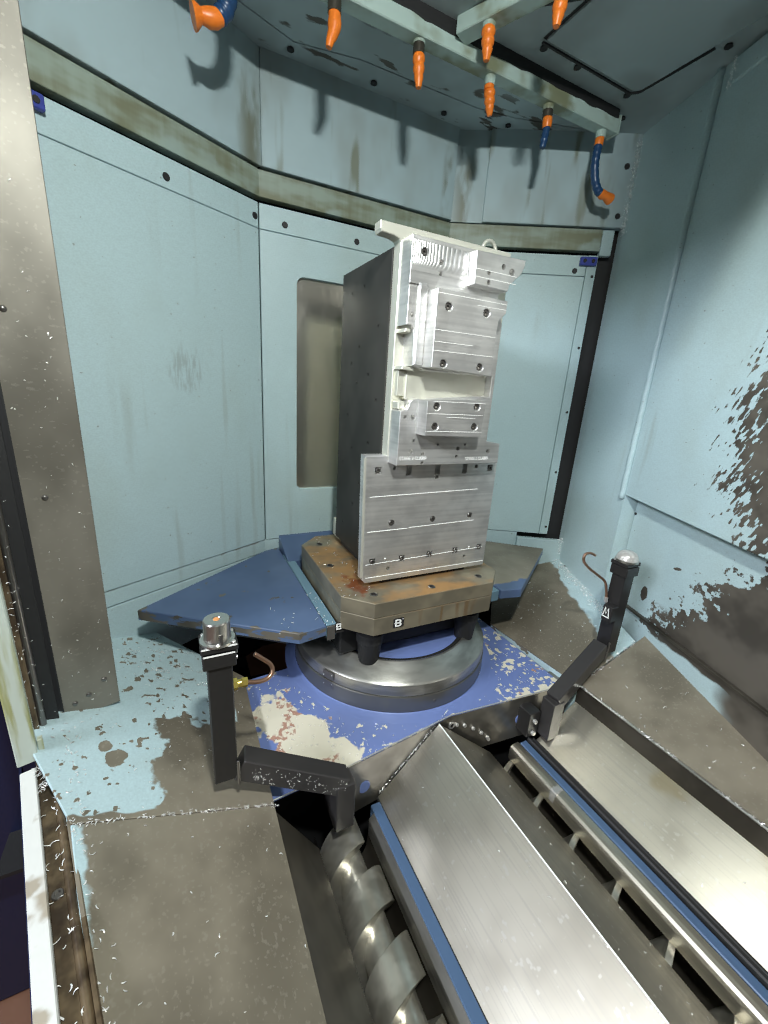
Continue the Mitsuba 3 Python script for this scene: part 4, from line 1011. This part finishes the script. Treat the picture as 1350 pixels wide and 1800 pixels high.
# lintel over the door opening and outer cabinet, shop
add('door_lintel__header', beam(sp(-0.06, -0.03, CEIL - .05), sp(1.9, -0.03, CEIL - .05), 0.08, 0.14, c=.003), 'm_wall')
tag('door_lintel', 'painted header above the door opening', 'door header')
num('machine_cabinet')
add('machine_cabinet__side', box(-2.2, -0.905, -0.047, 0.6, -1.1, 1.6, 0.01), 'm_navy')
add('machine_cabinet__plinth', box(-2.15, -0.92, -0.04, 0.55, -1.12, -1.09), 'm_rubber')
tag('machine_cabinet', 'dark navy cabinet side outside the door', 'cabinet')
add('shop_floor', box(-7, 4, -7, 4, -1.13, -1.10), 'm_shop_floor'); tag('shop_floor', 'reddish brown workshop floor', kind='structure')
add('shop_wall__panel', box(-5.5, 3, -5.6, -5.5, -1.1, 3.2), 'm_shop_wall')
add('shop_wall__side_panel', box(-5.6, -5.5, -5.5, 2, -1.1, 3.2), 'm_shop_wall')
tag('shop_wall', 'light grey workshop wall', kind='structure')
add('shop_ceiling', box(-5.5, 3, -5.5, 2, 3.2, 3.25), 'm_shop_wall'); tag('shop_ceiling', 'workshop ceiling', kind='structure')

# ------------------------------------------------------------------ lamps
def lamp(key, lab, c, d, L, w, power, down, tint=(0.96, 1.0, 0.95)):
    """strip lamp: centre, long axis, length, width, radiance, facing"""
    c, x, n = V(*c), unit(d), unit(down); x = unit(x - (x @ n) * n); y = np.cross(n, x)
    v = np.array([c - x * L / 2 - y * w / 2, c + x * L / 2 - y * w / 2, c + x * L / 2 + y * w / 2, c - x * L / 2 + y * w / 2])
    add(key + '__housing', box(-L / 2 - .02, L / 2 + .02, -w / 2 - .02, w / 2 + .02, -0.05, -0.002, .004).transform(frame(c, x, y, n)), 'm_white')
    k = key + '__diffuser'
    scene[k] = mikit.ply((v, np.array([[0, 1, 2], [0, 2, 3]])), 'm_white', emitter={'type': 'area', 'radiance': rgb(*[power * q for q in tint])})
    tag(key, lab, 'lamp')


lamp('work_lamp', 'strip work lamp beside the door behind the viewer', (-0.49, -1.13, 1.235), (1, 0, 0), 0.10, 0.05, LAMP_A, (0.20, 0.56, -0.80))
num('guard_plate')
gp = [(-0.09, 0.945), (0.04, 1.107), (0.16, 1.235), (0.24, 1.329), (-0.135, 1.329), (-0.133, 1.0)]
add('guard_plate__sheet', prism_y(gp, -0.795, -0.805, 0.002), 'm_dark_sheet')
add('guard_plate__bracket', box(-0.13, 0.2, -0.80, -0.77, 1.31, 1.3295), 'm_dark_sheet')
tag('guard_plate', 'steel spindle guard plate hanging from the ceiling in front of the viewer', 'guard plate')
lamp('shop_lamp', 'bright workshop floodlight panel outside the door', (-3.1, -1.35, 1.85), (0, 1, 0), 1.3, 0.5, LAMP_SHOP, (1, 0.05, -0.12), (0.90, 0.96, 1.05))

# ------------------------------------------------------------------ metal chips
def chips(key, lab, pts, nrms, l0=.003, l1=.010, w0=.0008, w1=.0018, lift=.0009):
    vs, fs, o = [], [], 0
    for p, n in zip(pts, nrms):
        a, b, n = axes(n); t = rng.uniform(0, 2 * math.pi); x = math.cos(t) * a + math.sin(t) * b; y = np.cross(n, x)
        L, w = rng.uniform(l0, l1), rng.uniform(w0, w1); curl = rng.uniform(-0.5, 0.5); k = 4; tw = rng.uniform(-1, 1)
        for i in range(k):
            u = i / (k - 1) - .5; c = p + x * L * u + y * L * curl * (u * u * 2) + n * (lift + L * 0.28 * (0.25 - u * u) * rng.uniform(.3, 1.2))
            q = tw * u * 2; h = (math.cos(q) * y + math.sin(q) * n) * w / 2
            vs += [c - h, c + h]
        fs += [(o + 2 * i, o + 2 * i + 1, o + 2 * i + 3) for i in range(k - 1)] + [(o + 2 * i, o + 2 * i + 3, o + 2 * i + 2) for i in range(k - 1)]
        o += 2 * k
    k = add(key, (np.array(vs), np.array(fs)), 'm_chip')
    tag(k, lab, 'metal chips', kind='stuff')
    return k


def scat(f, n): return [f() for _ in range(n)]


nl = unit(V(S, 0, 1)); nr = unit(V(-S, 0, 1)); up3 = V(0, 0, 1)
def L(): x, y = rng.uniform(-0.80, -0.48), rng.uniform(-0.40, 0.15); return fl(x, y)
def L2(): x, y = -0.62 + rng.normal() * .09, 0.0 + rng.normal() * .11; return fl(max(min(x, -.47), -.79), min(y, .17))
def L3(): y = rng.uniform(-1.0, -0.43); return fl(rng.uniform(lb(y) + .01, -0.465), y, .002)
heaps = [(rng.uniform(-0.72, -0.52), rng.uniform(-0.10, 0.10)) for _ in range(9)]
def Lh(): x, y = heaps[rng.integers(9)]; return fl(min(x + rng.normal() * .012, -.47), y + rng.normal() * .005, abs(rng.normal()) * .002)
def Ls(): return fl(rng.uniform(-0.77, -0.455), -0.4175 + rng.normal() * .002, .001)
def Le(): y = rng.uniform(-0.9, -0.2); return fl(lb(y) + abs(rng.normal()) * .012, y, .001)
pts = scat(L, 60) + scat(L2, 80) + scat(Lh, 150) + scat(L3, 55) + scat(Ls, 120) + scat(Le, 120)
chips('metal_chips', 'bright curled metal chips strewn over the left floor', pts, [nl] * len(pts), l0=.002, l1=.008)
def R1(): x, y = rng.uniform(0.44, 0.68), rng.uniform(-0.39, 0.1); return fr(x, y)
def R2(): return fr(rng.uniform(0.43, 0.60), rng.uniform(-0.9, -0.41), .001)
def Rs(): return fr(rng.uniform(0.43, 0.66), -0.398 + rng.normal() * .003, .001)
def Re(): return V(0.424 + rng.normal() * .002, rng.uniform(-0.95, -0.4), -0.297)
def Rw(): s = rng.uniform(-.14, .235); q = wallR(s, 0, abs(rng.normal()) * .014 + .002); return fr(q[0], q[1], rng.uniform(0, .006))
pts = scat(R1, 60) + scat(R2, 32) + scat(Rs, 60) + scat(Re, 70) + scat(Rw, 420)
chips('metal_chips_001', 'metal chips on the right floor, heaped along the right wall', pts, [unit(nr + rng.normal(size=3) * .25) for _ in pts], l0=.003, l1=.011)
def Cc(): return wallR(0.20 + rng.normal() * .006 + .01, rng.uniform(-0.12, -0.05), .006 + abs(rng.normal()) * .006)
def Cu(): return wallR(0.198 + rng.normal() * .006, rng.uniform(1.04, 1.31), .008 + abs(rng.normal()) * .006)
def Cb(): return wallR(-0.13 + rng.normal() * .004, rng.uniform(1.26, 1.32), .012)
pts = scat(Cc, 130) + scat(Cu, 330) + scat(Cb, 40)
chips('metal_chips_002', 'glittering chips packed into the corner beside the right wall', pts, [rng.normal(size=3) for _ in pts], l0=.003, l1=.010)
def Pa(): return V(rng.uniform(-0.24, -0.14), rng.uniform(-0.20, 0.235), 0)
def Pb(): return V(rng.uniform(-0.29, -0.255), rng.uniform(-0.17, 0.0), -0.0765)
def Pw(): return V(rng.uniform(-0.40, -0.29), rng.uniform(-0.18, -0.05), -0.075)
def Bt(): return V(rng.uniform(-0.45, -0.15), rng.uniform(-0.37, -0.05), -0.32)
def Bu(): return V(rng.uniform(0.1, 0.39), rng.uniform(-0.35, -0.1), -0.32)
pts = scat(Pa, 46) + scat(Pb, 28) + scat(Pw, 12) + [p for p in scat(Bt, 190) if math.hypot(p[0], p[1]) > .335] + [p for p in scat(Bu, 60) if math.hypot(p[0], p[1]) > .335]
chips('metal_chips_003', 'metal chips lying on the pallet edge and the blue base', pts, [up3] * len(pts), l1=.009)
def Sd(): e = rng.uniform(-0.02, 0.75); return sp(e, rng.uniform(0.022, 0.052), -0.192)
def Sd2(): return sp(rng.uniform(-.04, .06), rng.uniform(.02, .055), -0.188 + abs(rng.normal()) * .01)
pts = scat(Sd, 110) + scat(Sd2, 110)
chips('metal_chips_004', 'wet chips caught in the oily door sill channel', pts, [up3] * len(pts), l1=.012)
def Pl(): u = rng.uniform(.002, .09); return p0 + ee * u + V(0, 0, rng.uniform(-0.18, 1.2)) + V(ee[1], -ee[0], 0) * .0005
def Gr(): return sp(-0.075 + rng.normal() * .006, 0.028 + rng.normal() * .014, rng.uniform(-0.18, 0.7)) + EV * .02
pn = V(ee[1], -ee[0], 0)
pts = scat(Pl, 70) + scat(Gr, 220)
chips('metal_chips_005', 'fine chips stuck to the steel pillar and door frame', pts, [pn] * 70 + [EV + .3 * rng.normal(size=3) for _ in range(220)], l0=.0015, l1=.005, w0=.0006, w1=.0014, lift=.0004)
def M1(): t = rng.uniform(0, 1); return V(RX - .175 * t, rng.uniform(-1.0, -0.40), RZ - .138 * t)
def M2(): t = rng.uniform(0, 1); return V(0.29 + .146 * t, rng.uniform(-1.0, -0.42), -0.449 + .095 * t)
def M3(): t = rng.uniform(.1, 1); return V(RX + .18 * t, rng.uniform(-0.95, -0.40), RZ - .15 * t)
def M4(): return V(rng.uniform(-0.19, 0.02), 0, 0)
def M5():
    x = rng.uniform(-0.20, 0.0); y = -0.338 + (0.018 - x) * -0.1266; return V(x, y - .004, RZ - (RX - x) * 0.788 + .004)
pts = scat(M1, 18) + scat(M2, 12) + scat(M3, 30) + scat(M5, 80)
chips('metal_chips_006', 'a few loose chips on the steel covers below the table', pts, [up3 + .2 * rng.normal(size=3) for _ in pts], l0=.002, l1=.008)
def Am(): t = rng.uniform(.1, 1); return V(-0.52 + .205 * t, -0.402 - .03 * t, -0.205 - .107 * t + rng.uniform(-.02, .02))
pts = scat(Am, 90)
chips('metal_chips_007', 'specks of swarf stuck to the black arm of the left post', pts, [V(0, -1, .2)] * 90, l0=.0015, l1=.005, w0=.0006, w1=.0012, lift=.0004)
